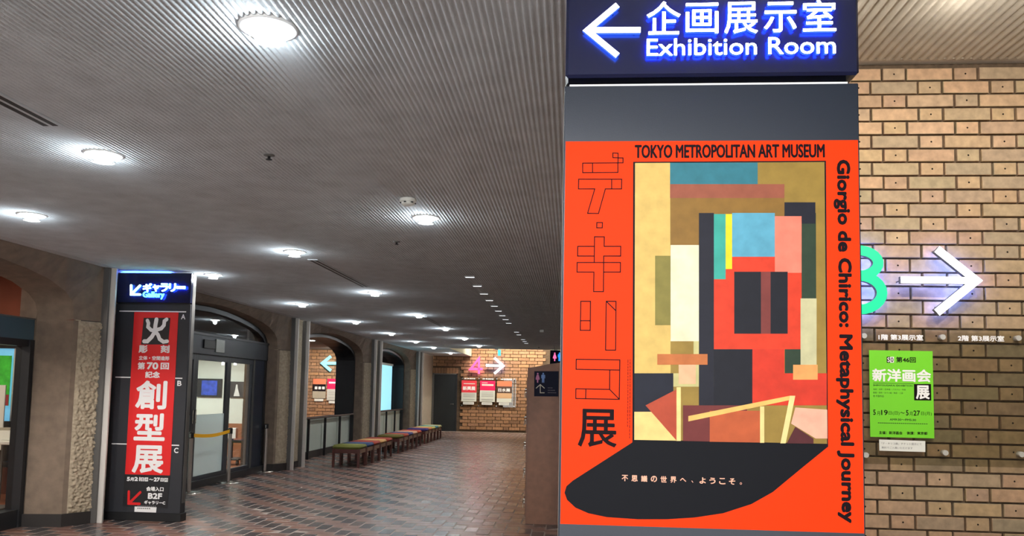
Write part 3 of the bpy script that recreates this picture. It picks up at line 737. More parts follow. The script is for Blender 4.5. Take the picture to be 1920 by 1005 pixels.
# ================================================================== LIGHT FITTINGS
LX = {-1.1: [2.68, 5.775], -2.63: [1.1, 4.18, 7.27, 10.37, 13.43, 16.35, 19.3, 22.35], -4.14: [-.4, 2.65, 5.715, 8.82, 11.87, 14.91, 17.93, 20.85, 23.6, 26.9]}
LX[-1.1] = [-.4]+LX[-1.1]
names = {}
for x, ys in LX.items():
    row = {-1.1: 'row nearest the big sign', -2.63: 'middle row of the low ceiling', -4.14: 'row beside the arched wall'}[x]
    for i, y in enumerate(ys):
        orders = ['nearest', 'second', 'third', 'fourth', 'fifth', 'sixth', 'seventh', 'eighth', 'ninth', 'tenth']
        L = empty('ceiling_downlight', (x, y, CH), '%s round white downlight in the %s' % (orders[i] if i else 'nearest', row), 'lamp', group='round downlights in the ribbed ceiling')
        part('trim', L, lambda b: b.lathe((x, y, CH), [(.104, .006), (.104, -.004), (.088, -.007), (.084, .001)], mat('lamp_trim_white', (232, 234, 234), .4), 28))
        part('lens', L, lambda b: b.lathe((x, y, CH), [(.0, -.0035), (.086, -.0035)], M_LAMP, 28))
        part('glass_ring', L, lambda b: b.lathe((x, y, CH), [(.052, -.024), (.062, -.028), (.062, -.042), (.050, -.046), (.046, -.036), (.052, -.024)], M_RINGG, 24))
        for q in range(3):
            t_ = q*2.094; part('pin', L, lambda b: b.tube([(x+.056*math.cos(t_), y+.056*math.sin(t_), CH-.004), (x+.056*math.cos(t_), y+.056*math.sin(t_), CH-.03)], .002, M_STEEL, 5))
        light('lamp_beam', 'SPOT', (0, 0, -.06), E_DOWN*({5.715: 2.6, 8.82: 1.4, 2.65: 2}.get(y, 1) if x < -4 else 1.15 if x > -2 else 1), (1, .96, .92), .05, (math.radians(38) if (x < -4 and y == 5.715) else 0, 0, 0), math.radians(75 if (x < -4 and y == 5.715) else 112), .6 if (x < -4 and y < 8) else .9, parent=L)
        light('added_spill', 'POINT', (0, 0, -.055), E_GLOW*(1.35 if y > 9 else 1), (.86, .94, 1), .03, parent=L)
# tall bays (fittings above the frame)
for i, (x, y) in enumerate(((1.6, 5.55), (2.7, 5.55), (3.8, 5.55), (4.7, 5.55), (1.6, 4.0), (3.2, 4.0))):
    L = empty('bay_downlight', (x, y, HT), ['leftmost', 'second', 'third', 'rightmost', 'rear left', 'rear right'][i]+' downlight of the tall bay above the tan brick wall', 'lamp', group='downlights of the tall bay by the tan brick wall')
    part('trim', L, lambda b: b.lathe((x, y, HT), [(.10, .006), (.10, -.004), (.085, -.007)], mat('lamp_trim', (170, 172, 172), .4), 24))
    part('lens', L, lambda b: b.lathe((x, y, HT), [(.0, -.004), (.085, -.004)], M_LAMP, 24))
    light('lamp_beam', 'SPOT', (0, 0, -.06), E_TALL*(.14 if y > 5 else 5.4), (1, .92, .80), .06, (math.radians(48 if y > 5 else 32), 0, 0), math.radians(150), .7, parent=L)
    light('added_spill', 'POINT', (0, 0, -.3), 2.6, (1, .93, .84), .05, parent=L)  # extra point light added under the fitting to brighten the tall ceiling
for i, x in enumerate((-3.2, -2.3, -1.4, -.5)):
    for yy_ in (27.8,):
        L = empty('bay_downlight', (x, yy_, HT), ['leftmost', 'second', 'third', 'rightmost'][i]+' downlight of the tall bay before the far brick wall', 'lamp', group='downlights of the tall bay by the far wall')
        part('trim', L, lambda b: b.lathe((x, yy_, HT), [(.10, .006), (.10, -.004), (.085, -.007)], mat('lamp_trim', (170, 172, 172), .4), 24))
        part('lens', L, lambda b: b.lathe((x, yy_, HT), [(.0, -.004), (.085, -.004)], M_LAMP, 24))
        light('lamp_beam', 'SPOT', (0, 0, -.06), E_TALL*5, (1, .88, .72), .06, (math.radians(30), 0, 0), math.radians(140), .8, parent=L)
        light('added_spill', 'POINT', (0, 0, -.3), 7, (1, .95, .88), .05, parent=L)  # extra point light added here to brighten the pale fascia
# unseen spots added behind the camera to brighten the totem poster
for i, (x, y) in enumerate(((-.35, -.7), (.45, -.9), (1.25, -.7))):
    L = empty('added_spot', (x, y, CH), ['left', 'middle', 'right'][i]+' unseen spot added to brighten the big totem', 'lamp', group='unseen spots added to brighten the big totem')
    part('canopy', L, lambda b: b.lathe((x, y, CH), [(.05, 0), (.05, -.02), (.015, -.025)], M_WHITEP, 20)); part('stem', L, lambda b: b.tube([(x, y, CH-.02), (x, y, CH-.10)], .01, M_WHITEP, 8))
    part('head', L, lambda b: b.tube([(x, y-.05, CH-.07), (x, y+.06, CH-.15)], .04, M_WHITEP, 18, r1=.05))
    d_ = Vector((.4-x, TYC-y, 1.45-CH+.16)); light('lamp_beam', 'SPOT', (0, .08, -.17), E_WASH*(1.5, .8, .3)[i], (1, .97, .95), .05, d_.to_track_quat('-Z', 'Y').to_euler(), math.radians(60), .9, parent=L)
d_ = Vector((-4.75, 8.35, .2))-Vector((-4.95, 4.5, CH-.15))  # unseen spot added to brighten the floor before the Gallery totem
L = empty('added_spot', (-4.95, 4.5, CH), 'unseen spot added to brighten the foot of the Gallery totem', 'lamp')
part('canopy', L, lambda b: b.lathe((-4.95, 4.5, CH), [(.05, 0), (.05, -.02), (.015, -.025)], M_WHITEP, 20)); part('stem', L, lambda b: b.tube([(-4.95, 4.5, CH-.02), (-4.95, 4.5, CH-.10)], .01, M_WHITEP, 8))
part('head', L, lambda b: b.tube([(-4.95, 4.44, CH-.08), (-4.95, 4.54, CH-.14)], .04, M_WHITEP, 18, r1=.05))
light('lamp_beam', 'SPOT', (0, .06, -.16), 55, (1, .92, .82), .04, d_.to_track_quat('-Z', 'Y').to_euler(), math.radians(46), .6, parent=L)
# slim line fittings and ceiling devices
ORD = ['nearest','second','third','fourth','fifth','sixth','seventh','eighth','ninth','tenth','eleventh','twelfth','thirteenth','farthest']
for i, y in enumerate([8.78, 9.53, 10.3, 11.04, 11.78, 12.5, 13.25, 13.97, 14.72, 16.9, 17.7, 19.3, 20.03, 20.8]):
    x = -1.155-.004*i
    L = empty('line_light', (x, y, CH), ORD[i]+' small lit slot in the line of slots running to the far wall', 'lamp', group='line of small lit slots in the ceiling')
    part('housing', L, lambda b: b.box(x-.06, x+.06, y-.022, y+.022, CH-.012, CH+.002, mat('lamp_trim', (170, 172, 172), .4), .002))
    part('lens', L, lambda b: b.box(x-.05, x+.05, y-.016, y+.016, CH-.0145, CH-.012, mat('slot_lens', (255, 255, 255), .4, emit=(.9, .95, 1), es=.6)))
bx_ = MB().box(-.67, -.59, 16.3, 16.42, CH-.05, CH, M_WHITEP, .004); bx_.build('ceiling_box', None, origin=(-.63, 16.36, CH), label='small pale box on the ceiling left of the big orange poster', cat='fitting')
for i, (y0, y1, lab) in enumerate(((2.2, 3.68, 'nearest black air slot in the ceiling, cut by the left edge'), (7.72, 9.74, 'long black air slot between the second and third lamps of the middle row'), (13.75, 15.85, 'farthest black air slot between two lamps of the middle row'))):
    a = empty('air_slot', (-2.6, (y0+y1)/2, CH), lab, 'vent', group='air slots in the ceiling')
    part('frame', a, lambda b: b.box(-2.652, -2.548, y0-.02, y1+.02, CH-.006, CH+.003, M_CEIL, .001))
    for dx in (-.025, .025): part('slot', a, lambda b: b.box(-2.6+dx-.014, -2.6+dx+.014, y0, y1, CH-.0075, CH-.006, M_BLACK))
sd = empty('smoke_detector', (-1.115, 5.2, CH), 'white smoke detector beside the downlight', 'detector')
part('base', sd, lambda b: b.lathe((-1.115, 5.2, CH), [(.055, 0), (.058, -.018), (.048, -.026)], M_WHITEP, 24))
part('cage', sd, lambda b: b.lathe((-1.115, 5.2, CH), [(.046, -.024), (.046, -.034), (.036, -.046), (.0, -.048)], M_WHITEP, 24))
for q in range(6):
    t_ = q*1.047+.3; part('slot', sd, lambda b: b.box(-1.115+.047*math.cos(t_)-.007, -1.115+.047*math.cos(t_)+.007, 5.2+.047*math.sin(t_)-.007, 5.2+.047*math.sin(t_)+.007, CH-.033, CH-.026, M_BLACK))
for (x, y, lab) in ((-1.687, 4.2, 'dark sprinkler head in the ceiling nearest the camera'), (-1.532, 6.73, 'dark sprinkler head beyond the smoke detector'), (-.95, 22.6, 'dark dome on the ceiling edge before the far brick wall')):
    s = empty('sprinkler', (x, y, CH), lab, 'sprinkler')
    part('plate', s, lambda b: b.lathe((x, y, CH), [(.03, 0), (.03, -.005), (.012, -.008)], M_ALUD, 16))
    part('head', s, lambda b: b.lathe((x, y, CH), [(.008, -.006), (.008, -.022), (.018, -.024), (.016, -.028), (.0, -.03)], M_DARK, 12))

# ================================================================== BIG SIGN TOTEM
TX0, TX1, TY = -.033, .8205, 2.32
tt = empty('sign_totem', ((TX0+TX1)/2, TY+.06, 0), 'tall charcoal sign totem with glowing Exhibition Room header at right of centre', 'sign')
def hdr(b):
    b.box(TX0+.002, TX1, TY-.012, TY+.13, 2.437, CH, M_NAVY, .008)
part('header_box', tt, hdr)
part('neck', tt, lambda b: b.box(TX0+.004, TX1-.018, TY+.05, TY+.125, 2.415, 2.44, mat('matt_black', (6, 6, 9), .9)))
part('body', tt, lambda b: b.box(TX0, TX1, TY, TY+.135, .06, 2.415, M_TOTEM, .0025))
part('edge_trim', tt, lambda b: b.box(TX0-.0015, TX0+.001, TY+.004, TY+.135, .06, 2.413, M_ALUD))
part('ledge', tt, lambda b: b.box(TX0+.015, TX1-.03, TY+.0015, TY+.01, 2.413, 2.4195, mat('white_edge', (236, 240, 240), .4)))
part('plinth', tt, lambda b: b.box(TX0+.02, TX1-.02, TY+.012, TY+.12, 0, .06, M_BLACK))
M_LF = mat('glowing_letter_face', (255, 255, 255), .5, emit=(1, 1, 1), es=1.6)
M_LB = mat('blue_back_glow', (40, 90, 255), .5, emit=(.03, .13, 1.0), es=4)
M_LS = mat('blue_letter_side', (60, 110, 255), .5, emit=(.05, .16, .9), es=.38)
def lit_text(parent, chars, boxes, y, depth, bold, f, s, bk):
    for c, (x0, x1, z0, z1) in zip(chars, boxes):
        b = MB(); text(b, c, x0, x1, z0, z1, y+depth/2, f, bold=bold, depth=depth, mside=s, mback=bk); b.build('letter', parent)
def chars_row(P, chars, bold=0):
    pass
HF = 2.285   # plane of the letter faces
KJ = [(0.2062, 2.6545), (0.3043, 2.5538), (0.3196, 2.6475), (0.4134, 2.5553), (0.4305, 2.6487), (0.5264, 2.5535), (0.5437, 2.6466), (0.6370, 2.5550), (0.6545, 2.6509), (0.7483, 2.5564)]
for i, c in enumerate('企画展示室'):
    (x0, z1), (x1, z0) = KJ[2*i], KJ[2*i+1]
    b = MB(); text(b, c, x0, x1, z0, z1, HF+.006, M_LF, bold=.0008, depth=.012, mside=M_LS, mback=M_LB); b.build('letter', tt)
lat = [(0.2068, 2.5456), (0.7459, 2.4834), (0.2071, 2.4906)]
def latin_letters(s_, x0, x1, zb, zt, cap, y, depth, bold, parent, f, sd_, bk, name='letter'):
    """one mesh per character of a line fitted to x0..x1; zb baseline, cap height cap"""
    vs, fs, ns = text_geo(s_, .5, 3); ax = min(v.x for v in vs); bx = max(v.x for v in vs)
    sx = (x1-x0)/(bx-ax); ch_ = [v.y for v in text_geo('E', .5, 3)[0]]; c0, c1 = min(ch_), max(ch_); sz = cap/(c1-c0)
    # split the line into its characters by prefix width
    par = list(range(len(vs)))
    def find(a):
        while par[a] != a: par[a] = par[par[a]]; a = par[a]
        return a
    for f_ in fs:
        for q in f_[1:]: par[find(q)] = find(f_[0])
    isl = {}
    for f_, n_ in zip(fs, ns): isl.setdefault(find(f_[0]), []).append((f_, n_))
    groups = []
    for r_, fl in isl.items():
        xs = [vs[q].x for f_, _ in fl for q in f_]; groups.append([min(xs), max(xs), list(fl)])
    groups.sort(key=lambda g: g[0]); merged = []
    for g in groups:
        if merged and g[0] < merged[-1][1]-.3*min(g[1]-g[0], merged[-1][1]-merged[-1][0]): merged[-1][1] = max(merged[-1][1], g[1]); merged[-1][2] += g[2]
        else: merged.append(g)
    for g in merged:
        b = MB()
        for dx, dz in [(0, 0)]+([(bold*math.cos(t), bold*math.sin(t)) for t in [math.pi/3*k for k in range(6)]] if bold else []):
            for test, mm in ((lambda n: n.z > .5, f), (lambda n: n.z < -.5, bk), (lambda n: abs(n.z) <= .5, sd_)):
                sel = [f_ for f_, n_ in g[2] if test(n_)]
                if not sel: continue
                used = sorted({i for f_ in sel for i in f_}); mp = {u: k for k, u in enumerate(used)}
                b.faces([(x0+(vs[u].x-ax)*sx+dx, y-vs[u].z*depth, zb+(vs[u].y-c0)*sz+dz) for u in used], [[mp[i] for i in f_] for f_ in sel], mm)
        b.build(name, parent)
latin_letters('Exhibition Room', lat[0][0], lat[1][0], lat[2][1], 0, 2.5380-2.4883, HF+.006, .012, .0005, tt, M_LF, M_LS, M_LB)
def lit_arrow(b, pts_list, w, y, d, f, sd_, bk):
    for P in pts_list: b.prism(stroke_polys(P, w), y, y+d, f, sd_, bk)
AR = [(0.0317, 2.5695), (0.1204, 2.6463), (0.1217, 2.4918), (0.0349, 2.5702), (0.1881, 2.5686)]
part('arrow', tt, lambda b: lit_arrow(b, [[AR[1], AR[0], AR[2]], [AR[3], AR[4]]], .0175, HF, .012, M_LF, M_LS, M_LB))
for (x, z) in [(0.1080, 2.6286), (0.1091, 2.5065), (0.1709, 2.5672), (0.2562, 2.5934), (0.3674, 2.5916), (0.4793, 2.5897), (0.5904, 2.5878), (0.7006, 2.5860), (0.2488, 2.5094), (0.4790, 2.5062), (0.7057, 2.5030)]:
    part('standoff', tt, lambda b: b.tube([(x, HF+.012, z), (x, TY-.01, z)], .0015, M_DARK, 6))

# ---- orange poster
ps = empty('exhibition_poster', ((-.0275+.8155)/2, TY-.003, 1.68), 'large orange poster with dark lettering on the charcoal totem', 'poster')
part('sheet', ps, lambda b: b.box(-.0275, .8155, TY-.003, TY-.0002, 1.126, 2.244, M_ORANGE))
yP = TY-.0036
BL = [(0.1716, 2.1817), (0.7246, 2.1833), (0.7207, 1.3630), (0.6460, 1.3000), (0.5675, 1.2326), (0.5086, 1.1976), (0.4300, 1.1697), (0.3508, 1.1554), (0.2717, 1.1481), (0.1922, 1.1457), (0.1042, 1.1490), (0.0516, 1.1583), (0.0150, 1.1730), (-0.0093, 1.1943), (-0.0169, 1.2142), (-0.0118, 1.2325), (0.0062, 1.2490), (0.1749, 1.3620)]
part('black_field', ps, lambda b: b.prism(BL, yP, yP, M_INKN))
def art(b):
    y = yP-.0004; st = [0]
    def P(pts, c, rough=.45):
        b.prism(pts, y-st[0]*.00008, y-st[0]*.00008, mat('art_%d_%d_%d' % c, c, rough, spec=.15, noise_s=26, noise_v=.14)); st[0] += 1
    P([(0.1771, 2.1777), (0.7201, 2.1793), (0.7178, 1.3708), (0.1802, 1.3701)], (150, 124, 58))
    P([(0.1771, 2.1777), (0.2789, 2.1782), (0.2824, 1.5613), (0.1797, 1.5596)], (214, 182, 104))
    P([(0.2789, 2.1782), (0.5308, 2.1783), (0.5305, 2.1142), (0.2791, 2.1144)], (52, 118, 132))
    P([(0.2791, 2.1144), (0.6063, 2.1141), (0.6060, 2.0732), (0.2792, 2.0730)], (150, 86, 66))
    P([(0.2807, 2.0730), (0.6060, 2.0732), (0.6049, 1.9356), (0.2812, 1.9340)], (138, 104, 48))
    P([(0.6056, 2.0293), (0.6943, 2.0295), (0.6907, 1.5684), (0.6034, 1.5669)], (44, 62, 46))
    P([(0.6059, 2.0607), (0.6932, 2.0608), (0.6925, 1.9983), (0.6054, 1.9980)], (30, 32, 44))
    P([(0.2812, 1.9340), (0.3853, 1.9345), (0.3851, 1.6551), (0.2821, 1.6536)], (232, 226, 190))
    P([(0.2367, 1.9023), (0.2813, 1.9025), (0.2819, 1.6999), (0.2377, 1.6994)], (130, 122, 60))
    P([(0.3473, 1.6545), (0.4153, 1.6555), (0.4151, 1.5255), (0.2900, 1.5232), (0.2899, 1.5615), (0.3474, 1.5625)], (196, 190, 130))
    P([(0.3623, 2.0288), (0.4052, 2.0289), (0.4046, 1.4721), (0.3625, 1.4713)], (30, 32, 44))
    P([(0.4052, 2.0257), (0.4388, 2.0258), (0.4383, 1.8350), (0.4050, 1.8347)], (60, 166, 150))
    P([(0.4388, 2.0258), (0.4570, 2.0258), (0.4566, 1.8647), (0.4384, 1.8645)], (246, 216, 40))
    P([(0.4571, 2.0290), (0.5784, 2.0292), (0.5775, 1.9013), (0.4567, 1.9005)], (92, 164, 190))
    P([(0.5784, 2.0198), (0.6537, 2.0200), (0.6521, 1.8553), (0.5772, 1.8547)], (238, 130, 108))
    P([(0.4567, 1.9005), (0.5775, 1.9013), (0.5772, 1.8547), (0.6521, 1.8553), (0.6500, 1.6360), (0.4047, 1.6323), (0.4050, 1.8347), (0.4383, 1.8350), (0.4384, 1.8645), (0.4566, 1.8647)], (214, 62, 36))
    P([(0.4626, 1.8569), (0.6132, 1.8581), (0.6118, 1.6797), (0.4621, 1.6776)], (24, 26, 36))
    P([(0.5381, 1.8575), (0.5652, 1.8577), (0.5640, 1.6790), (0.5371, 1.6787)], (122, 58, 54))
    P([(0.4047, 1.6323), (0.5129, 1.6339), (0.5121, 1.4743), (0.4046, 1.4721)], (24, 26, 36))
    P([(0.5129, 1.6339), (0.6025, 1.6353), (0.6019, 1.5669), (0.7188, 1.5689), (0.7177, 1.4785), (0.5121, 1.4743)], (206, 56, 36))
    P([(0.6484, 1.7813), (0.6931, 1.7817), (0.6910, 1.5926), (0.6466, 1.5919)], (196, 192, 150))
    P([(0.6259, 1.5915), (0.6940, 1.5927), (0.6935, 1.5503), (0.6255, 1.5491)], (222, 158, 92))
    P([(0.1789, 1.5595), (0.2899, 1.5615), (0.2903, 1.4516), (0.1797, 1.4493)], (26, 30, 44))
    P([(0.2442, 1.6160), (0.3866, 1.6182), (0.3866, 1.5876), (0.2443, 1.5853)], (190, 112, 62))
    P([(0.3050, 1.5863), (0.3534, 1.5871), (0.3535, 1.5320), (0.3052, 1.5311)], (226, 180, 140))
    P([(0.1797, 1.4493), (0.2993, 1.4518), (0.2995, 1.3699), (0.1802, 1.3694)], (240, 202, 128))
    P([(0.2115, 1.4682), (0.3052, 1.5189), (0.3055, 1.3700), (0.2995, 1.3699)], (176, 74, 50))
    P([(0.3174, 1.4704), (0.4972, 1.4740), (0.4968, 1.3700), (0.3176, 1.3696)], (112, 50, 48))
    P([(0.2991, 1.5219), (0.3112, 1.5221), (0.3116, 1.3694), (0.2995, 1.3691)], (244, 214, 140))
    P([(0.3926, 1.4567), (0.5329, 1.4596), (0.5324, 1.3701), (0.3925, 1.3691)], (186, 90, 52))
    P([(0.3325, 1.4403), (0.6162, 1.5036), (0.6161, 1.4915), (0.3325, 1.4251)], (232, 186, 104))
    P([(0.6162, 1.5036), (0.6310, 1.5039), (0.6033, 1.3696), (0.5885, 1.3692)], (240, 214, 146))
    P([(0.6307, 1.4707), (0.7183, 1.4665), (0.7180, 1.3857), (0.6858, 1.3850), (0.6185, 1.4254)], (238, 176, 150))
    P([(0.5329, 1.4717), (0.5448, 1.4720), (0.5442, 1.3697), (0.5324, 1.3694)], (240, 210, 140))
    P([(0.6302, 1.4166), (0.6799, 1.3848), (0.6798, 1.3706), (0.6062, 1.3696)], (84, 38, 42))
part('picture', ps, art)
P5 = lambda x, y: (x, y)
def logo(b):
    y = yP-.0002; w = .0028
    L = [  # outlined block letters
      [(0.1118, 2.2083), (0.1272, 2.2077), (0.1273, 2.1939), (0.1122, 2.1944), (0.1118, 2.2083)],
      [(0.1273, 2.1934), (0.1418, 2.1934), (0.1419, 2.1786), (0.1271, 2.1786), (0.1273, 2.1934)],
      [(0.0235, 2.1779), (0.1269, 2.1786), (0.1272, 2.1499), (0.0239, 2.1494), (0.0235, 2.1779)],
      [(0.0526, 2.1782), (0.0529, 2.1495)],
      [(0.0123, 2.1297), (0.1384, 2.1295), (0.1382, 2.1004), (0.0910, 2.1004), (0.0715, 2.0269), (0.0397, 2.0273), (0.0600, 2.1004), (0.0119, 2.1004), (0.0123, 2.1297)],
      [(0.1092, 2.1295), (0.1095, 2.1004)],
      [(0.0671, 1.9998), (0.0833, 1.9999), (0.0831, 1.9843), (0.0669, 1.9843), (0.0671, 1.9998)],
      [(0.0608, 1.9574), (0.0892, 1.9575), (0.0890, 1.9293), (0.1374, 1.9296), (0.1372, 1.9009), (0.0882, 1.9006), (0.0883, 1.7959), (0.0599, 1.7956), (0.0601, 1.8529), (0.0110, 1.8525), (0.0110, 1.8809), (0.0608, 1.8813), (0.0608, 1.9574)],
      [(0.0603, 1.9004), (0.0120, 1.9001), (0.0121, 1.9289), (0.0603, 1.9292)],
      [(0.0605, 1.8813), (0.1370, 1.8818), (0.1368, 1.8535), (0.0883, 1.8531)],
      [(0.0230, 1.7667), (0.0512, 1.7670), (0.0512, 1.6822), (0.0225, 1.6818), (0.0230, 1.7667)],
      [(0.0226, 1.7099), (0.0512, 1.7103)],
      [(0.0967, 1.7675), (0.1248, 1.7678), (0.1251, 1.6256), (0.0962, 1.6252), (0.0967, 1.7675)],
      [(0.0974, 1.7669), (0.1244, 1.7406)],
      [(0.0118, 1.5974), (0.1373, 1.5975), (0.1367, 1.4840), (0.0120, 1.4839), (0.0119, 1.5120), (0.1087, 1.5119), (0.1088, 1.5681), (0.0118, 1.5683), (0.0118, 1.5974)],
      [(0.1088, 1.5681), (0.1370, 1.5681)],
      [(0.1087, 1.5119), (0.1367, 1.4843)],
      [(0.0407, 1.5120), (0.0403, 1.4838)],
    ]
    for q in L:
        for a_, c_ in zip(q[:-1], q[1:]):
            A_ = Vector(a_); C_ = Vector(c_); d_ = (C_-A_).normalized()*w/2; b.prism(stroke_polys([tuple(A_-d_), tuple(C_+d_)], w), y, y, M_INK); y -= .000004
part('printed_logo', ps, logo)
q = [(0.0191, 1.4551), (0.1303, 1.3462)]
part('printed_lettering', ps, lambda b: text(b, '展', q[0][0], q[1][0], q[1][1], q[0][1], yP-.0002, M_INK, bold=.0016))
q = [(0.1759, 2.2340), (0.7217, 2.1912)]
part('printed_lettering', ps, lambda b: text(b, 'TOKYO METROPOLITAN ART MUSEUM', q[0][0], q[1][0], q[1][1]+.001, q[0][1]-.001, yP-.0002, M_INK, bold=.0014))
q = [(0.7442, 2.1863), (0.7948, 1.1529)]
part('printed_lettering', ps, lambda b: text(b, 'Giorgio de Chirico: Metaphysical Journey', q[0][0], q[1][0]-.002, q[1][1], q[0][1], yP-.0002, M_INK, bold=.0024, rot=-math.pi/2))
for i, c in enumerate('不思議の世界へ、ようこそ。'):
    pass
def tagline(b):
    n = 13; A = [(0.1545, 1.2606), (0.4823, 1.2590)]
    s_ = .0175
    for i, c in enumerate('不思議の世界へ、ようこそ。'):
        x = A[0][0]+(A[1][0]-A[0][0])*i/(n-1); z = A[0][1]+(A[1][1]-A[0][1])*i/(n-1)
        if c == '、': text(b, c, x-.004, x+.001, z-.007, z-.001, yP-.0006, M_PEACH)
        elif c == '。': text(b, c, x-.006, x, z-.008, z-.002, yP-.0006, M_PEACH)
        elif c == 'へ': text(b, c, x-s_/2, x+s_/2, z-s_*.3, z+s_*.3, yP-.0006, M_PEACH, bold=.0005)
        else: text(b, c, x-s_/2, x+s_/2, z-s_/2, z+s_/2, yP-.0006, M_PEACH, bold=.0005)
part('printed_lettering', ps, tagline)
def tiny(b):
    A = [(0.1611, 1.5993), (0.1672, 1.5994), (0.1688, 1.3759), (0.1625, 1.4062)]
    for x, z0, z1 in ((A[0][0], A[3][1], A[0][1]), (A[1][0], A[2][1], A[1][1])):
        z = z1
        while z > z0:
            l = random.uniform(.003, .010); b.prism([(x-.0008, z-l), (x+.0008, z-l), (x+.0008, z), (x-.0008, z)], yP-.0002, yP-.0002, M_INK); z -= l+.0022
part('fine_print', ps, tiny)

# ================================================================== GALLERY TOTEM (left)
GX0, GX1, GY = -5.152, -4.285, 8.60
gt = empty('gallery_totem', ((GX0+GX1)/2, GY+.06, 0), 'charcoal Gallery totem with lit header beside the left concrete pier', 'sign')
part('header_box', gt, lambda b: b.box(GX0, GX1, GY-.012, GY+.11, 2.42, CH-.018, M_NAVY, .006))
M_STRIP = mat('blue_light_strip', (60, 100, 255), .5, emit=(.05, .14, 1), es=7)
part('light_strip', gt, lambda b: b.box(GX0+.03, GX1-.25, GY-.008, GY+.09, CH-.018, CH-.014, M_STRIP))
part('neck', gt, lambda b: b.box(GX0+.01, GX1-.01, GY+.012, GY+.10, 2.40, 2.425, M_BLACK))
part('body', gt, lambda b: b.box(GX0, GX1, GY, GY+.115, .09, 2.405, M_TOTEM2, .003))
part('side_strip', gt, lambda b: b.box(GX1-.001, GX1+.004, GY+.03, GY+.10, .20, CH-.01, M_ALUD))
part('plinth', gt, lambda b: b.box(GX0+.0, GX1+.01, GY-.0, GY+.13, 0, .09, M_BLACK, .003))
M_CF = mat('cyan_letter_face', (230, 255, 250), .5, emit=(.75, 1, 1), es=.7)
M_CF2 = mat('cyan_letter_face_deep', (140, 240, 250), .5, emit=(.25, .88, .95), es=.5)
GF = 8.55
GB = [(-4.8275, 2.6379), (-4.7223, 2.5422), (-4.7147, 2.6268), (-4.6352, 2.5430), (-4.6283, 2.6396), (-4.5297, 2.5440), (-4.5227, 2.6406), (-4.4430, 2.5449), (-4.4342, 2.6112), (-4.3332, 2.5760)]
for i, c in enumerate('ギャラリー'):
    (x0, z1), (x1, z0) = GB[2*i], GB[2*i+1]
    b = MB(); text(b, c, x0, x1, z0, z1, GF+.008, M_CF, bold=.004, depth=.016, mside=M_CF2, mback=M_LB); b.build('letter', gt)
g2 = [(-4.8219, 2.5412), (-4.5757, 2.4773), (-4.6191, 2.4769)]
latin_letters('Gallery', g2[0][0], g2[1][0], g2[2][1]+.004, 0, .062, GF+.008, .016, .002, gt, M_CF2, M_CF2, M_LB)
GA = [(-4.9666, 2.6125), (-4.9605, 2.5097), (-4.8575, 2.5107), (-4.9575, 2.5127), (-4.8634, 2.6104)]
part('arrow', gt, lambda b: [b.prism(stroke_polys(P_, .026, 'round'), GF, GF+.016, M_CF, M_CF2, M_LB) for P_ in ([GA[0], GA[1], GA[2]], [GA[3], GA[4]])])
for (x, z) in [(-4.9327, 2.5160), (-4.7728, 2.5538), (-4.5738, 2.5557), (-4.4808, 2.5566), (-4.3837, 2.5936)]: part('standoff', gt, lambda b: b.tube([(x, GF+.016, z), (x, GY-.012, z)], .004, M_DARK, 6))
gy = GY-.002
for (lx0, lx1, z, ltr) in ((-5.113, -4.332, 2.3245, 'A'), (-5.115, -4.336, 1.5785, 'B'), (-5.115, -4.333, .8365, 'C')):
    part('rule_line', gt, lambda b: b.box(lx0, lx1, gy, GY, z-.006, z+.006, M_WHITE))
    part('printed_letter', gt, lambda b: text(b, ltr, lx1-.055, lx1-.005, z-.085, z-.027, gy, M_WHITE, bold=.002))
# red poster on it
rp = empty('red_poster', (-4.68, GY-.004, 1.4), 'tall red and black poster on the Gallery totem', 'poster')
RY = GY-.005
part('sheet', rp, lambda b: b.box(-4.935, -4.419, RY, GY-.0005, .505, 2.316, M_RED))
def emblem(b):
    y = RY-.001
    Q = [(-4.8203, 2.2508), (-4.5087, 2.2546), (-4.5170, 1.9540), (-4.8340, 1.9494)]
    b.prism(Q, y, y, mat('emblem_black', (26, 24, 28), .5))
    y -= .001
    S = [[(-4.7749, 2.2212), (-4.7607, 2.1912), (-4.7645, 2.1489), (-4.7250, 2.1133), (-4.6811, 2.1079)], [(-4.6695, 2.2345), (-4.6783, 2.1681), (-4.6804, 2.0958), (-4.7143, 2.0352), (-4.7614, 1.9865), (-4.7987, 1.9859)],
         [(-4.5513, 2.2360), (-4.5751, 2.2176), (-4.5787, 2.1694), (-4.6077, 2.1329), (-4.6690, 2.1140)], [(-4.6811, 2.1079), (-4.6410, 2.0603), (-4.6196, 2.0125), (-4.5745, 1.9831), (-4.5314, 1.9897)]]
    for s_, w in zip(S, (.040, .046, .042, .042)): b.prism(stroke_polys(s_, w, 'round'), y, y, M_WHITE); y -= .0004
part('printed_emblem', rp, emblem)
def rtext(items, m=None):
    def f(b):
        for body, (p0, p1), bold in items: text(b, body, p0[0], p1[0], p1[1], p0[1], RY-.001, m or M_WHITE, bold=bold)
    return f
part('printed_lettering', rp, rtext([('彫', [(-4.8586, 1.9430), (-4.7538, 1.8545)], .004), ('刻', [(-4.6035, 1.9467), (-4.4993, 1.8584)], .004)]))
part('printed_lettering', rp, rtext([('立体・空間造形', [(-4.8516, 1.8230), (-4.4947, 1.7748)], .002)]))
part('printed_lettering', rp, rtext([('第', [(-4.8598, 1.7510), (-4.7741, 1.6686)], .003), ('70', [(-4.7541, 1.7527), (-4.6190, 1.6712)], .005), ('回', [(-4.5924, 1.7493), (-4.4953, 1.6733)], .003)]))
part('printed_lettering', rp, rtext([('記念', [(-4.7669, 1.6508), (-4.5951, 1.5763)], .003)]))
part('printed_lettering', rp, rtext([('創', [(-4.8635, 1.5476), (-4.5014, 1.2278)], .010)]))
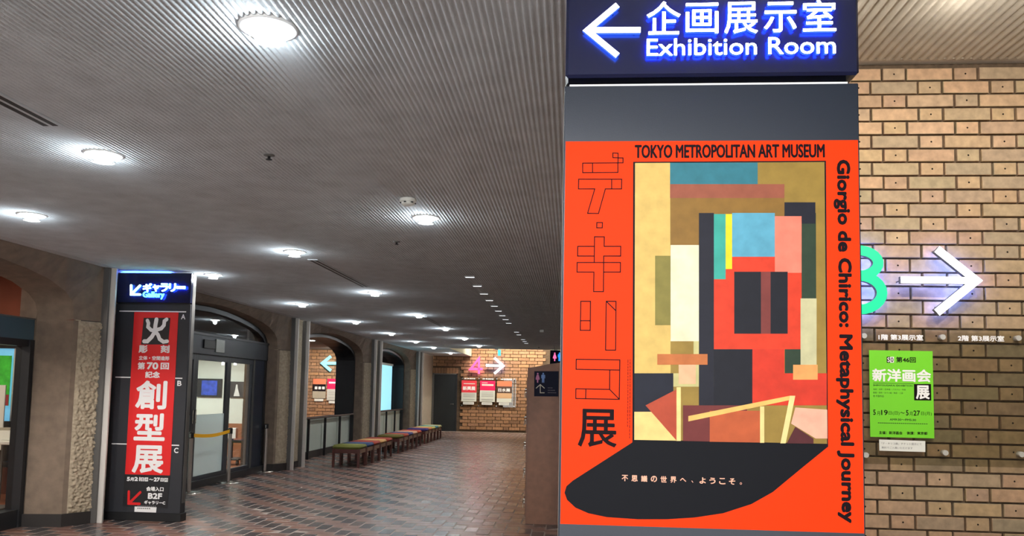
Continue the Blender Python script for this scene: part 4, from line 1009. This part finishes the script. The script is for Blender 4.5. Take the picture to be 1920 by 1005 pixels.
part('printed_lettering', rp, rtext([('型', [(-4.8607, 1.1848), (-4.5005, 0.8799)], .010)]))
part('printed_lettering', rp, rtext([('展', [(-4.8614, 0.8301), (-4.4990, 0.5225)], .010)]))
db = empty('direction_sheet', (-4.68, GY-.003, .33), 'black sheet with red arrow and white lettering below the red poster', 'poster')
DY = GY-.004
part('sheet', db, lambda b: b.prism([(-4.9409, 0.5049), (-4.4179, 0.4954), (-4.4291, 0.1462), (-4.9444, 0.1542)], DY, GY-.0005, mat('sheet_black', (27, 27, 31), .45)))
def dtext(items):
    def f(b):
        for body, (p0, p1), bold in items: text(b, body, p0[0], p1[0], p1[1], p0[1], DY-.001, M_WHITE, bold=bold)
    return f
part('printed_lettering', db, dtext([('5', [(-4.9114, 0.4764), (-4.8747, 0.4305)], .003), ('月', [(-4.8710, 0.4716), (-4.8317, 0.4317)], .002), ('21', [(-4.8252, 0.4787), (-4.7549, 0.4338)], .003), ('日', [(-4.7480, 0.4749), (-4.7117, 0.4320)], .002), ('～', [(-4.6521, 0.4629), (-4.6082, 0.4465)], .002), ('27', [(-4.6008, 0.4789), (-4.5308, 0.4341)], .003), ('日', [(-4.5239, 0.4751), (-4.4880, 0.4352)], .002)]))
def wk(b):
    for c, (p0, p1) in (('火', [(-4.7050, 0.4761), (-4.6657, 0.4333)]), ('月', [(-4.4811, 0.4762), (-4.4389, 0.4337)])):
        b.prism([(p0[0], p1[1]), (p1[0], p1[1]), (p1[0], p0[1]), (p0[0], p0[1])], DY-.001, DY-.001, M_WHITE)
        text(b, c, p0[0]+.006, p1[0]-.006, p1[1]+.006, p0[1]-.006, DY-.0015, M_INK)
part('printed_lettering', db, wk)
part('fine_print', db, lambda b: [b.prism([(x, .452), (x+l, .452), (x+l, .460), (x, .460)], DY-.001, DY-.001, mat('grey_print', (150, 150, 150), .6)) for x, l in [(-4.91+i*.036, random.uniform(.018, .032)) for i in range(13)]])
part('printed_lettering', db, dtext([('会場入口', [(-4.6809, 0.3774), (-4.4820, 0.3276)], .002)]))
part('printed_lettering', db, dtext([('B2F', [(-4.6585, 0.3081), (-4.4956, 0.2429)], .004)]))
part('printed_lettering', db, dtext([('ギャラリーC', [(-4.6967, 0.2255), (-4.4556, 0.1831)], .002)]))
DA = [(-4.8802, 0.3164), (-4.8755, 0.1853), (-4.7496, 0.1861), (-4.8666, 0.1914), (-4.7477, 0.3114)]
part('printed_arrow', db, lambda b: (b.prism(stroke_polys(DA[0:3], .028, 'round'), DY-.001, DY-.001, M_RED), b.prism(stroke_polys(DA[3:5], .028, 'round'), DY-.0015, DY-.0015, M_RED)))
wlb = empty('white_label', (-4.66, GY-.006, .2), 'small white label stuck at the foot of the Gallery totem', 'label')
part('sheet', wlb, lambda b: b.prism([(-4.8030, 0.1554), (-4.5517, 0.1541), (-4.5545, 0.0960), (-4.8027, 0.0973)], GY-.0065, GY-.0045, M_WHITE))
part('fine_print', wlb, lambda b: [b.prism([(x, z), (x+l, z), (x+l, z+.012), (x, z+.012)], GY-.0072, GY-.0072, mat('grey_ink', (110, 110, 112), .6)) for z, k in ((.158, 10), (.132, 7)) for x, l in [(-4.77+i*.022, .015) for i in range(k)]])

# ================================================================== STANCHIONS
def stanchion(x, y, lab, rz=0):
    s = empty('barrier_post', (x, y, 0), lab, 'barrier post', group='chrome belt barrier posts by the glass doors')
    part('base', s, lambda b: b.lathe((x, y, 0), [(.03, .03), (.10, .022), (.165, .012), (.17, 0)], M_STEEL, 32))
    part('post', s, lambda b: b.tube([(x, y, .02), (x, y, .78)], .027, mat('post_steel', (170, 160, 152), .35, metal=.45), 20))
    h = part('head', s, lambda b: b.tube([(x, y, .76), (x, y, .84)], .034, M_BLACK, 18))
    MB().box(x-.012, x+.012, y-.04, y-.03, .77, .83, M_STEEL, .002).box(x-.012, x+.012, y+.03, y+.04, .77, .83, M_STEEL, .002).build('belt_clip', h)
    part('cap', s, lambda b: b.lathe((x, y, .84), [(.0, .012), (.02, .010), (.034, 0)], M_STEEL, 18))
    return s
sA, sB, sC = (-5.335, 10.93), (-5.335, 12.22), (-5.43, 13.95)
stanchion(*sA, 'chrome belt barrier post nearest the Gallery totem')
stanchion(*sB, 'chrome belt barrier post holding the far end of the yellow belt')
stanchion(*sC, 'chrome belt barrier post standing alone at the far door jamb')
def belt(b):
    n = 16; vs = []
    for i in range(n+1):
        u = i/n; x = sA[0]+(sB[0]-sA[0])*u; y = sA[1]+.034+(sB[1]-sA[1]-.068)*u; dz = -.035*math.sin(math.pi*u)
        for q in (-.0015, .0015): vs += [(x+q, y, .775+dz), (x+q, y, .825+dz)]
    fs = []
    for i in range(n):
        a = i*4; c = a+4; fs += [(a, c, c+1, a+1), (a+2, a+3, c+3, c+2), (a+1, c+1, c+3, a+3), (a, a+2, c+2, c)]
    b.faces(vs, fs, M_YELLOW)
bl = MB(); belt(bl); bl = bl.build('barrier_belt', None, origin=(sA[0], (sA[1]+sB[1])/2, .8), label='yellow retractable belt stretched between two chrome posts', cat='belt')

# ================================================================== STOOLS
cols = [('olive green', (112, 118, 54)), ('blue', (52, 74, 116)), ('red', (166, 68, 54)), ('beige', (206, 160, 104)), ('brick red', (160, 62, 50)),
        ('dark olive', (104, 96, 40)), ('rust red', (176, 74, 52)), ('slate blue', (66, 74, 122)), ('peach', (216, 168, 136)), ('orange red', (196, 80, 54)),
        ('purple', (58, 42, 110)), ('salmon', (208, 126, 84)), ('straw yellow', (206, 196, 106)), ('teal', (84, 148, 158)), ('cream', (224, 220, 160))]
grp_y = [15.0, 18.60, 22.05]
for i, (cn, c) in enumerate(cols):
    g, q = divmod(i, 5); y0 = grp_y[g]+q*.562; x0, x1 = -4.535-.02*g, -4.005-.02*g; y1 = y0+.535
    where = ['front cluster', 'middle cluster', 'far cluster'][g]; pos = ['first', 'second', 'third', 'fourth', 'last'][q]
    s = empty('cushioned_stool', ((x0+x1)/2, (y0+y1)/2, 0), 'wooden stool with %s cushion, %s of the %s' % (cn, pos, where), 'stool', group='cushioned stools in a row along the arched wall')
    mc = mat('cushion_'+cn.replace(' ', '_'), c, .85, noise_s=40, noise_v=.1)
    def cush(b):
        bm = bmesh.new(); bmesh.ops.create_cube(bm, size=1)
        for v in bm.verts: v.co = Vector(((x0+x1)/2+v.co.x*(x1-x0+.01), (y0+y1)/2+v.co.y*(y1-y0+.005), .385+v.co.z*.075))
        bmesh.ops.bevel(bm, geom=bm.edges[:], offset=.022, segments=3, affect='EDGES'); b.frombm(bm, mc, True)
    part('cushion', s, cush)
    part('apron', s, lambda b: (b.box(x0+.01, x1-.01, y0+.01, y0+.03, .27, .35, M_WOODR), b.box(x0+.01, x1-.01, y1-.03, y1-.01, .27, .35, M_WOODR),
         b.box(x0+.01, x0+.03, y0+.03, y1-.03, .27, .35, mat('apron_tan', (130, 100, 82), .6)), b.box(x1-.03, x1-.01, y0+.03, y1-.03, .27, .35, mat('apron_tan', (130, 100, 82), .6))))
    for dx in (x0, x1-.045):
        for dy in (y0, y1-.045): part('leg', s, lambda b: b.box(dx, dx+.045, dy, dy+.045, 0, .355, M_WOODR, .003))

# ================================================================== LOCKERS
lk = empty('locker_bank', (-.1, 9.9, 0), 'brown coin locker bank with restroom sign panel, left of the big totem', 'locker')
LK = [(-.509, 0), (.54, 0), (.54, 1.93), (-.14, 1.845), (-.312, 1.819), (-.435, 1.79), (-.509, 1.779)]
part('body', lk, lambda b: b.prism(LK, 9.224, 10.9, M_WOOD))
part('end_trim', lk, lambda b: b.box(-.512, -.500, 9.218, 9.24, 0.005, 1.776, mat('laminate_edge', (120, 84, 66), .5)))
for cx in range(5):
    for rz_ in range(5):
        y0 = 9.25+cx*.325; z0 = .06+rz_*.322+(.02 if rz_ == 0 else 0)
        d = part('door', lk, lambda b: b.box(-.522, -.509, y0+.006, y0+.319, z0+.006, z0+.314, M_WOOD, .002))
        lz = (.265, .61, .915, 1.21, 1.53)[rz_]; ly = y0+.06
        MB().tube([(-.522, ly, lz), (-.545, ly, lz)], .013, M_STEEL, 10).tube([(-.522, ly, lz-.035), (-.54, ly, lz-.035)], .010, M_STEEL, 10).build('lock', d)
        MB().box(-.549, -.543, ly-.012, ly+.012, lz-.10, lz-.045, mat('key_tag', (196, 204, 206), .4), .002).tube([(-.545, ly, lz), (-.548, ly, lz-.05)], .003, M_BLACK, 6).build('key_tag', d)
M_NV = mat('navy_sign', (16, 20, 42), .6, spec=.15)
def pictogram(b, x, z, h, m, woman, y):
    r = h*.085; c = [(x+r*math.cos(t), z+h*.915+r*math.sin(t)) for t in [2*math.pi*k/14 for k in range(14)]]
    b.prism(c, y, y, m)
    if woman: P = [(-.09, .81), (.09, .81), (.20, .46), (.15, .44), (.11, .56), (.20, .30), (.075, .30), (.06, 0), (-.06, 0), (-.075, .30), (-.20, .30), (-.11, .56), (-.15, .44), (-.20, .46)]
    else: P = [(-.14, .81), (.14, .81), (.20, .74), (.20, .44), (.14, .44), (.13, .66), (.12, 0), (.02, 0), (0, .42), (-.02, 0), (-.12, 0), (-.13, .66), (-.14, .44), (-.20, .44), (-.20, .74)]
    b.prism([(x+a*h, z+c_*h) for a, c_ in P], y, y, m)
sg = empty('restroom_sign', (-.29, 9.22, 1.6), 'navy restroom sign plate with bent arrow on the locker end', 'sign')
part('plate', sg, lambda b: b.prism([(-0.4343, 1.7416), (-0.1537, 1.7463), (-0.1525, 1.4546), (-0.4325, 1.4522)], 9.214, 9.223, M_NV))
q = [(-0.3946, 1.6096), (-0.3330, 1.6107), (-0.3965, 1.7235), (-0.3635, 1.5887)]
part('pictogram', sg, lambda b: pictogram(b, q[0][0]-.0, q[0][1], q[2][1]-q[0][1], mat('dusty_pink', (190, 118, 160), .6), True, 9.212))
part('pictogram', sg, lambda b: pictogram(b, q[1][0]+.002, q[1][1], q[2][1]-q[0][1], mat('soft_blue', (104, 140, 200), .6), False, 9.212))
AQ = [(-0.4121, 1.5448), (-0.3635, 1.5887), (-0.3135, 1.5466), (-0.3634, 1.5825), (-0.3619, 1.4935), (-0.3127, 1.4945)]
part('arrow', sg, lambda b: (b.prism(stroke_polys(AQ[0:3], .009), 9.212, 9.212, mat('sign_beige', (196, 190, 176), .6)), b.prism(stroke_polys(AQ[3:6], .009), 9.2115, 9.2115, mat('sign_beige', (196, 190, 176), .6))))
def dashes(b):
    for k_, (z, n_) in enumerate(zip([1.5472, 1.5196, 1.4920], (4, 6, 7))):
        for i in range(n_): b.prism([(-.275+i*.0145, z), (-.266+i*.0145, z), (-.266+i*.0145, z+.010), (-.275+i*.0145, z+.010)], 9.2115, 9.2115, mat('dim_print', (96, 92, 104), .6))
part('fine_print', sg, dashes)
# hanging restroom sign farther back
hs = empty('hanging_sign', (-.25, 21.9, 2.56), 'navy hanging restroom sign with pink and blue figures under the ceiling', 'sign')
part('panel', hs, lambda b: b.box(-.606, .35, 21.9, 21.98, 2.25, 2.665, M_NV, .003))
part('hanger', hs, lambda b: (b.box(-.5, -.48, 21.93, 21.95, 2.66, CH, M_ALUD), b.box(.2, .22, 21.93, 21.95, 2.66, CH, M_ALUD)))
q = [(-0.4785, 2.3611), (-0.3469, 2.3632), (-0.4820, 2.5957)]
part('pictogram', hs, lambda b: pictogram(b, q[0][0], q[0][1], q[2][1]-q[0][1], mat('bright_pink', (236, 110, 170), .6, emit=(.8, .14, .35), es=.5), True, 21.89))
part('pictogram', hs, lambda b: pictogram(b, q[1][0], q[1][1], q[2][1]-q[0][1], mat('bright_blue', (30, 140, 220), .6, emit=(.02, .25, .75), es=.5), False, 21.89))
cb = empty('cyan_blade_sign', (-2.32, 23.7, 2.7), 'thin cyan lit blade hanging above the white arrow at the far end', 'sign')
part('blade', cb, lambda b: b.prism([(-2.2134, 2.7403), (-2.1333, 2.7415), (-2.1297, 2.5659), (-2.2098, 2.5646)], 23.6, 23.75, mat('cyan_lit', (90, 220, 230), .5, emit=(.1, .75, .8), es=.38)))
part('mount', cb, lambda b: b.box(-2.30, -2.22, 23.6, 23.75, 2.74, CH, M_ALUD))

# ================================================================== NEAR BRICK WALL FITTINGS
M_TF = mat('teal_number_face', (0, 110, 60), .5, emit=(0, .85, .36), es=.40)
M_NS = mat('number_side_dark', (110, 118, 130), .5)
M_WB = mat('cool_back_glow', (120, 150, 255), .5, emit=(.16, .28, 1.0), es=7)
M_AF = mat('arrow_face_white', (255, 255, 255), .5, emit=(1, 1, 1), es=1.2)
def three(cx, ztop, zbot, w, th):
    h = ztop-zbot; r1 = h*.235-th/2+.012; zc1 = ztop-th/2-r1; r2_ = (h-th-2*r1)/2; zc2 = zbot+th/2+r2_
    pts = []
    for t in range(140, -91, -15): pts.append((cx+w*.86*math.cos(math.radians(t)), zc1+r1*math.sin(math.radians(t))))
    p2 = []
    for t in range(90, -141, -15): p2.append((cx+w*math.cos(math.radians(t)), zc2+r2_*math.sin(math.radians(t))))
    return pts, p2
YF = 6.66
n3 = empty('number_three', (2.36, 6.7, 2.45), 'glowing teal figure three half hidden behind the big totem', 'sign')
zt, zb = 2.7543, 2.1823; xr = 2.5579
def thr(b):
    th = .082; w = .185
    p1, p2 = three(xr-th/2-w, zt, zb, w, th)
    b.prism(stroke_polys(p1, th), YF, YF+.045, M_TF, M_NS, M_WB); b.prism(stroke_polys(p2, th), YF+.0003, YF+.045, M_TF, M_NS, M_WB)
part('figure', n3, thr)
for dz in (.08, .5): part('standoff', n3, lambda b: b.tube([(xr-.05, YF+.045, zb+dz), (xr-.05, YR-.006, zb+dz)], .006, M_ALUD, 6))
A3 = [(2.6661, 2.4712), (3.2223, 2.4694), (2.9571, 2.7260), (3.2597, 2.4697), (2.9454, 2.2054)]
ar = empty('right_arrow', (3.0, 6.7, 2.5), 'glowing white arrow pointing right on the tan brick wall', 'sign')
part('shaft', ar, lambda b: b.prism(stroke_polys([A3[0], A3[1]], .056), YF, YF+.045, M_AF, M_NS, M_WB))
def hd_(b):
    P_ = stroke_polys([A3[2], A3[3], A3[4]], .064); b.prism(P_, YF+.0004, YF+.045, M_AF, M_NS, M_WB)
part('head', ar, hd_)
for (x, z) in (A3[0], A3[1], A3[2], A3[4]): part('standoff', ar, lambda b: b.tube([(x+.02*(1 if x < 3 else -1), YF+.045, z), (x+.02*(1 if x < 3 else -1), YR-.006, z)], .006, M_ALUD, 6))
# acrylic board with steel knobs
YBD = 6.765
ab = empty('acrylic_board', (3.2, YBD, 1.5), 'clear acrylic notice board on the tan brick wall, at right', 'notice board')
part('sheet', ab, lambda b: b.box(1.6, 4.3, YBD, YBD+.006, .968, 2.078, M_ACRYL))
for (x, z) in [(3.0250, 2.0137), (3.6191, 2.0133), (3.0241, 1.0731), (3.6154, 1.0750)]+[(2.40, 2.015), (2.40, 1.04), (1.8, 2.015), (1.8, 1.04), (4.2, 2.015), (4.2, 1.04)]:
    part('knob', ab, lambda b: b.tube([(x, YBD+.028, z), (x, YBD-.022, z)], .022, mat('satin_knob', (205, 205, 200), .3, metal=.3), 18))
part('printed_lettering', ab, lambda b: text(b, '1階 第3展示室', *[v for v in (2.5196, 2.8768)], 1.9834, 2.0319, YBD-.001, M_WHITE, bold=.0016))
part('printed_lettering', ab, lambda b: text(b, '2階 第3展示室', *[v for v in (3.1510, 3.5156)], 1.9837, 2.0318, YBD-.001, M_WHITE, bold=.0016))
gp = empty('green_poster', (2.72, YBD-.004, 1.54), 'bright green exhibition poster on the acrylic board', 'poster')
YG = YBD-.005; yg = YG-.001
part('sheet', gp, lambda b: b.prism([(2.4416, 1.8979), (2.9465, 1.8968), (2.9454, 1.1869), (2.4407, 1.1881)], YG, YBD-.001, M_GREEN))
def gt_(items, m):
    def f(b):
        for body, (p0, p1), bold in items: text(b, body, p0[0], p1[0], p1[1], p0[1], yg, m, bold=bold)
    return f
part('printed_lettering', gp, gt_([('第46回', [(2.6557, 1.8462), (2.8115, 1.8005)], .0012)], M_INK))
def so(b):
    P_ = [(2.5813, 1.8451), (2.6089, 1.8455), (2.6081, 1.7972), (2.5804, 1.7968)]; b.prism(P_, yg, yg, M_INK)
    P_ = [(2.6089, 1.8455), (2.6387, 1.8460), (2.6378, 1.7977), (2.6081, 1.7972)]; b.prism(P_, yg, yg, M_WHITE)
    a = [(2.5855, 1.8407), (2.6060, 1.8016), (2.6131, 1.8412), (2.6336, 1.8020)]
    text(b, 'S', a[0][0], a[1][0], a[1][1], a[0][1], yg-.0004, M_WHITE, bold=.001); text(b, '0', a[2][0], a[3][0], a[3][1], a[2][1], yg-.0004, M_INK, bold=.001)
part('printed_emblem', gp, so)
part('printed_lettering', gp, gt_([('新洋画会', [(2.4626, 1.7465), (2.9303, 1.6411)], .0036)], M_WHITE))
part('printed_lettering', gp, gt_([('SHINYOUGAKAI EXHIBITION', [(2.4690, 1.6174), (2.7821, 1.6035)], .0004)], M_GREEND))
part('rule_line', gp, lambda b: rect(b, 2.4692, 2.7912, 1.6256, 1.6291, yg, M_GREEND))
part('printed_lettering', gp, gt_([('油絵・水彩・日本画・パステル・作画', [(2.4684, 1.5846), (2.7266, 1.5707)], 0), ('版画・染色・ガラス絵・陶芸・工芸', [(2.4680, 1.5562), (2.7049, 1.5419)], 0), ('他 平面作品', [(2.4675, 1.5300), (2.5521, 1.5128)], 0)], M_GREEND))
part('black_square', gp, lambda b: b.prism([(2.7931, 1.6255), (2.9280, 1.6280), (2.9271, 1.4933), (2.7925, 1.4928)], yg, yg, M_INK))
part('printed_lettering', gp, lambda b: text(b, '展', *[2.8065, 2.9160], 1.5028, 1.6159, yg-.0005, M_WHITE, bold=.004))
part('printed_lettering', gp, gt_([('5', [(2.4656, 1.4101), (2.4860, 1.3670)], .001), ('月', [(2.4950, 1.3976), (2.5199, 1.3655)], 0), ('19', [(2.5291, 1.4092), (2.5812, 1.3668)], .001), ('日(日)', [(2.5882, 1.3996), (2.6741, 1.3666)], 0), ('～', [(2.6810, 1.3950), (2.7145, 1.3827)], .0006), ('5', [(2.7256, 1.4111), (2.7458, 1.3681)], .001), ('月', [(2.7527, 1.3986), (2.7773, 1.3666)], 0), ('27', [(2.7845, 1.4101), (2.8362, 1.3679)], .001), ('日(月)', [(2.8453, 1.4006), (2.9285, 1.3677)], 0)], M_INK))
part('printed_lettering', gp, gt_([('AM9:30～PM5:30', [(2.5956, 1.3411), (2.8038, 1.3239)], .0006)], M_GREEND))
part('fine_print', gp, lambda b: [b.prism([(x, z_), (x+.012, z_), (x+.012, z_+.006), (x, z_+.006)], yg, yg, M_GREEND) for z_ in (1.2998,) for x in [2.5019+i*.0165 for i in range(24)]])
part('printed_lettering', gp, gt_([('主催：新洋画会', [(2.5092, 1.2373), (2.6943, 1.2112)], .0006), ('後援：東京都', [(2.7285, 1.2380), (2.8916, 1.2136)], .0006)], M_INK))
wl2 = empty('white_label', (2.7, YBD-.004, 1.1), 'small white label below the green poster', 'label')
part('sheet', wl2, lambda b: b.prism([(2.5102, 1.1681), (2.8738, 1.1637), (2.8719, 1.0755), (2.5107, 1.0774)], YG, YBD-.001, M_WHITEP))
M_GI = mat('grey_ink', (110, 110, 112), .6)
def l2(b):
    for t_, (p0, p1) in (('『デ・キリコ展』チケット提示にて', [(2.5246, 1.1468), (2.8437, 1.1285)]), ('無料でご入場いただけます', [(2.5282, 1.1123), (2.7718, 1.0945)])):
        text(b, t_, p0[0], p1[0], p1[1], p0[1], yg, M_GI)
part('printed_lettering', wl2, l2)

# ================================================================== FAR WALL FITTINGS
YQ = 29.18
n4 = empty('number_four', (-3.55, YQ, 2.45), 'glowing pink figure four on the far brick wall', 'sign')
M_PF = mat('pink_number_face', (255, 70, 140), .5, emit=(1, .10, .28), es=.5)
M_PB = mat('pink_back_glow', (255, 120, 200), .5, emit=(1, .35, .8), es=2)
q4 = [(-3.4172, 2.1315), (-3.4300, 2.7012), (-3.7278, 2.3029), (-3.2828, 2.3104)]
part('figure', n4, lambda b: b.prism(stroke_polys([q4[0], q4[1], q4[2], q4[3]], .085), YQ, YQ+.045, M_PF, M_NS, M_PB))
a4 = empty('far_arrow', (-2.85, YQ, 2.45), 'glowing white arrow beside the pink figure four on the far wall', 'sign')
q5 = [(-3.1673, 2.4498), (-2.5752, 2.4400), (-2.8572, 2.7300), (-2.5260, 2.4408), (-2.8451, 2.1512)]
M_WB2 = mat('far_back_glow', (150, 170, 255), .5, emit=(.3, .42, 1.0), es=3)
part('shaft', a4, lambda b: b.prism(stroke_polys([q5[0], q5[1]], .085), YQ, YQ+.045, M_AF, M_NS, M_WB2))
part('head', a4, lambda b: b.prism(stroke_polys([q5[2], q5[3], q5[4]], .085), YQ+.0005, YQ+.045, M_AF, M_NS, M_WB2))
for o_, x, z in ((n4, -3.45, 2.4), (n4, -3.45, 2.2), (a4, -3.0, 2.45), (a4, -2.7, 2.45)): part('standoff', o_, lambda b: b.tube([(x, YQ+.045, z), (x, 29.34, z)], .008, M_ALUD, 6))
fb = empty('acrylic_board', (-3.1, 29.3, 1.45), 'clear acrylic notice board with three posters on the far wall', 'notice board')
part('sheet', fb, lambda b: b.box(-4.10, -2.04, 29.30, 29.306, .925, 1.99, M_ACRYL))
for x in (-4.04, -3.42, -2.76, -2.11):
    for z in (1.96, .965): part('knob', fb, lambda b: b.tube([(x, 29.335, z), (x, 29.28, z)], .022, M_STEEL, 12))
for i, x in enumerate((-3.98, -3.30, -2.62)):
    part('printed_lettering', fb, lambda b: text(b, '%d階 第4展示室' % (i+1), x, x+.42, 1.93, 1.975, 29.298, M_WHITE, bold=.004))
M_PG = mat('paper_grey', (214, 218, 208), .6)
M_GP = mat('grey_print', (150, 150, 150), .6)
def far_poster(x0, x1, z0, z1, lab, draw):
    p = empty('exhibition_notice', ((x0+x1)/2, 29.29, (z0+z1)/2), lab, 'poster', group='three posters on the far notice board')
    part('sheet', p, lambda b: b.box(x0, x1, 29.29, 29.297, z0, z1, M_PG)); part('print', p, draw)
M_FR = mat('far_red', (226, 56, 70), .5); M_MG = mat('far_magenta', (226, 24, 92), .5); M_OR = mat('far_salmon', (226, 128, 92), .5); M_TN = mat('far_tan', (210, 170, 128), .6)
def fp1(b):
    rect(b, -4.065, -3.504, 1.44, 1.885, 29.288, M_FR); text(b, '新興展', -4.02, -3.55, 1.52, 1.67, 29.286, M_WHITE, bold=.006); rect(b, -3.99, -3.57, 1.75, 1.78, 29.286, M_PG)
    for z in (1.38, 1.33, 1.28, 1.18): rect(b, -4.0, -3.56, z, z+.014, 29.287, M_GP)
def fp2(b):
    rect(b, -3.38, -2.819, 1.53, 1.885, 29.288, M_MG); rect(b, -3.31, -2.88, 1.70, 1.76, 29.286, M_PG); rect(b, -3.31, -3.1, 1.80, 1.82, 29.286, M_PG)
    for z in (1.46, 1.40, 1.35, 1.30, 1.20, 1.16): rect(b, -3.32, -2.88, z, z+.014, 29.287, M_GP)
def fp3(b):
    rect(b, -2.75, -2.199, 1.69, 1.885, 29.288, M_OR); rect(b, -2.75, -2.199, 1.44, 1.69, 29.288, mat('far_brown', (84, 62, 52), .6)); text(b, '日水展', -2.70, -2.26, 1.49, 1.62, 29.286, M_WHITE, bold=.004)
    rect(b, -2.75, -2.199, 1.25, 1.44, 29.288, M_TN)
far_poster(-4.065, -3.504, 1.112, 1.885, 'red and white poster, leftmost on the far notice board', fp1)
far_poster(-3.38, -2.819, 1.112, 1.885, 'magenta and white poster in the middle of the far notice board', fp2)
far_poster(-2.75, -2.199, 1.105, 1.885, 'orange and tan poster, rightmost on the far notice board', fp3)
for x0, x1, w_ in ((-3.995, -3.59, 'red'), (-3.305, -2.915, 'magenta'), (-2.67, -2.29, 'orange')):
    l_ = MB().box(x0, x1, 29.285, 29.297, 1.0, 1.095, M_WHITEP).box(x0+.03, x1-.03, 29.283, 29.285, 1.04, 1.055, M_GP); l_.build('white_label', None, origin=((x0+x1)/2, 29.29, 1.05), label='white label under the %s poster on the far wall' % w_, cat='label', group='white labels under the far posters')
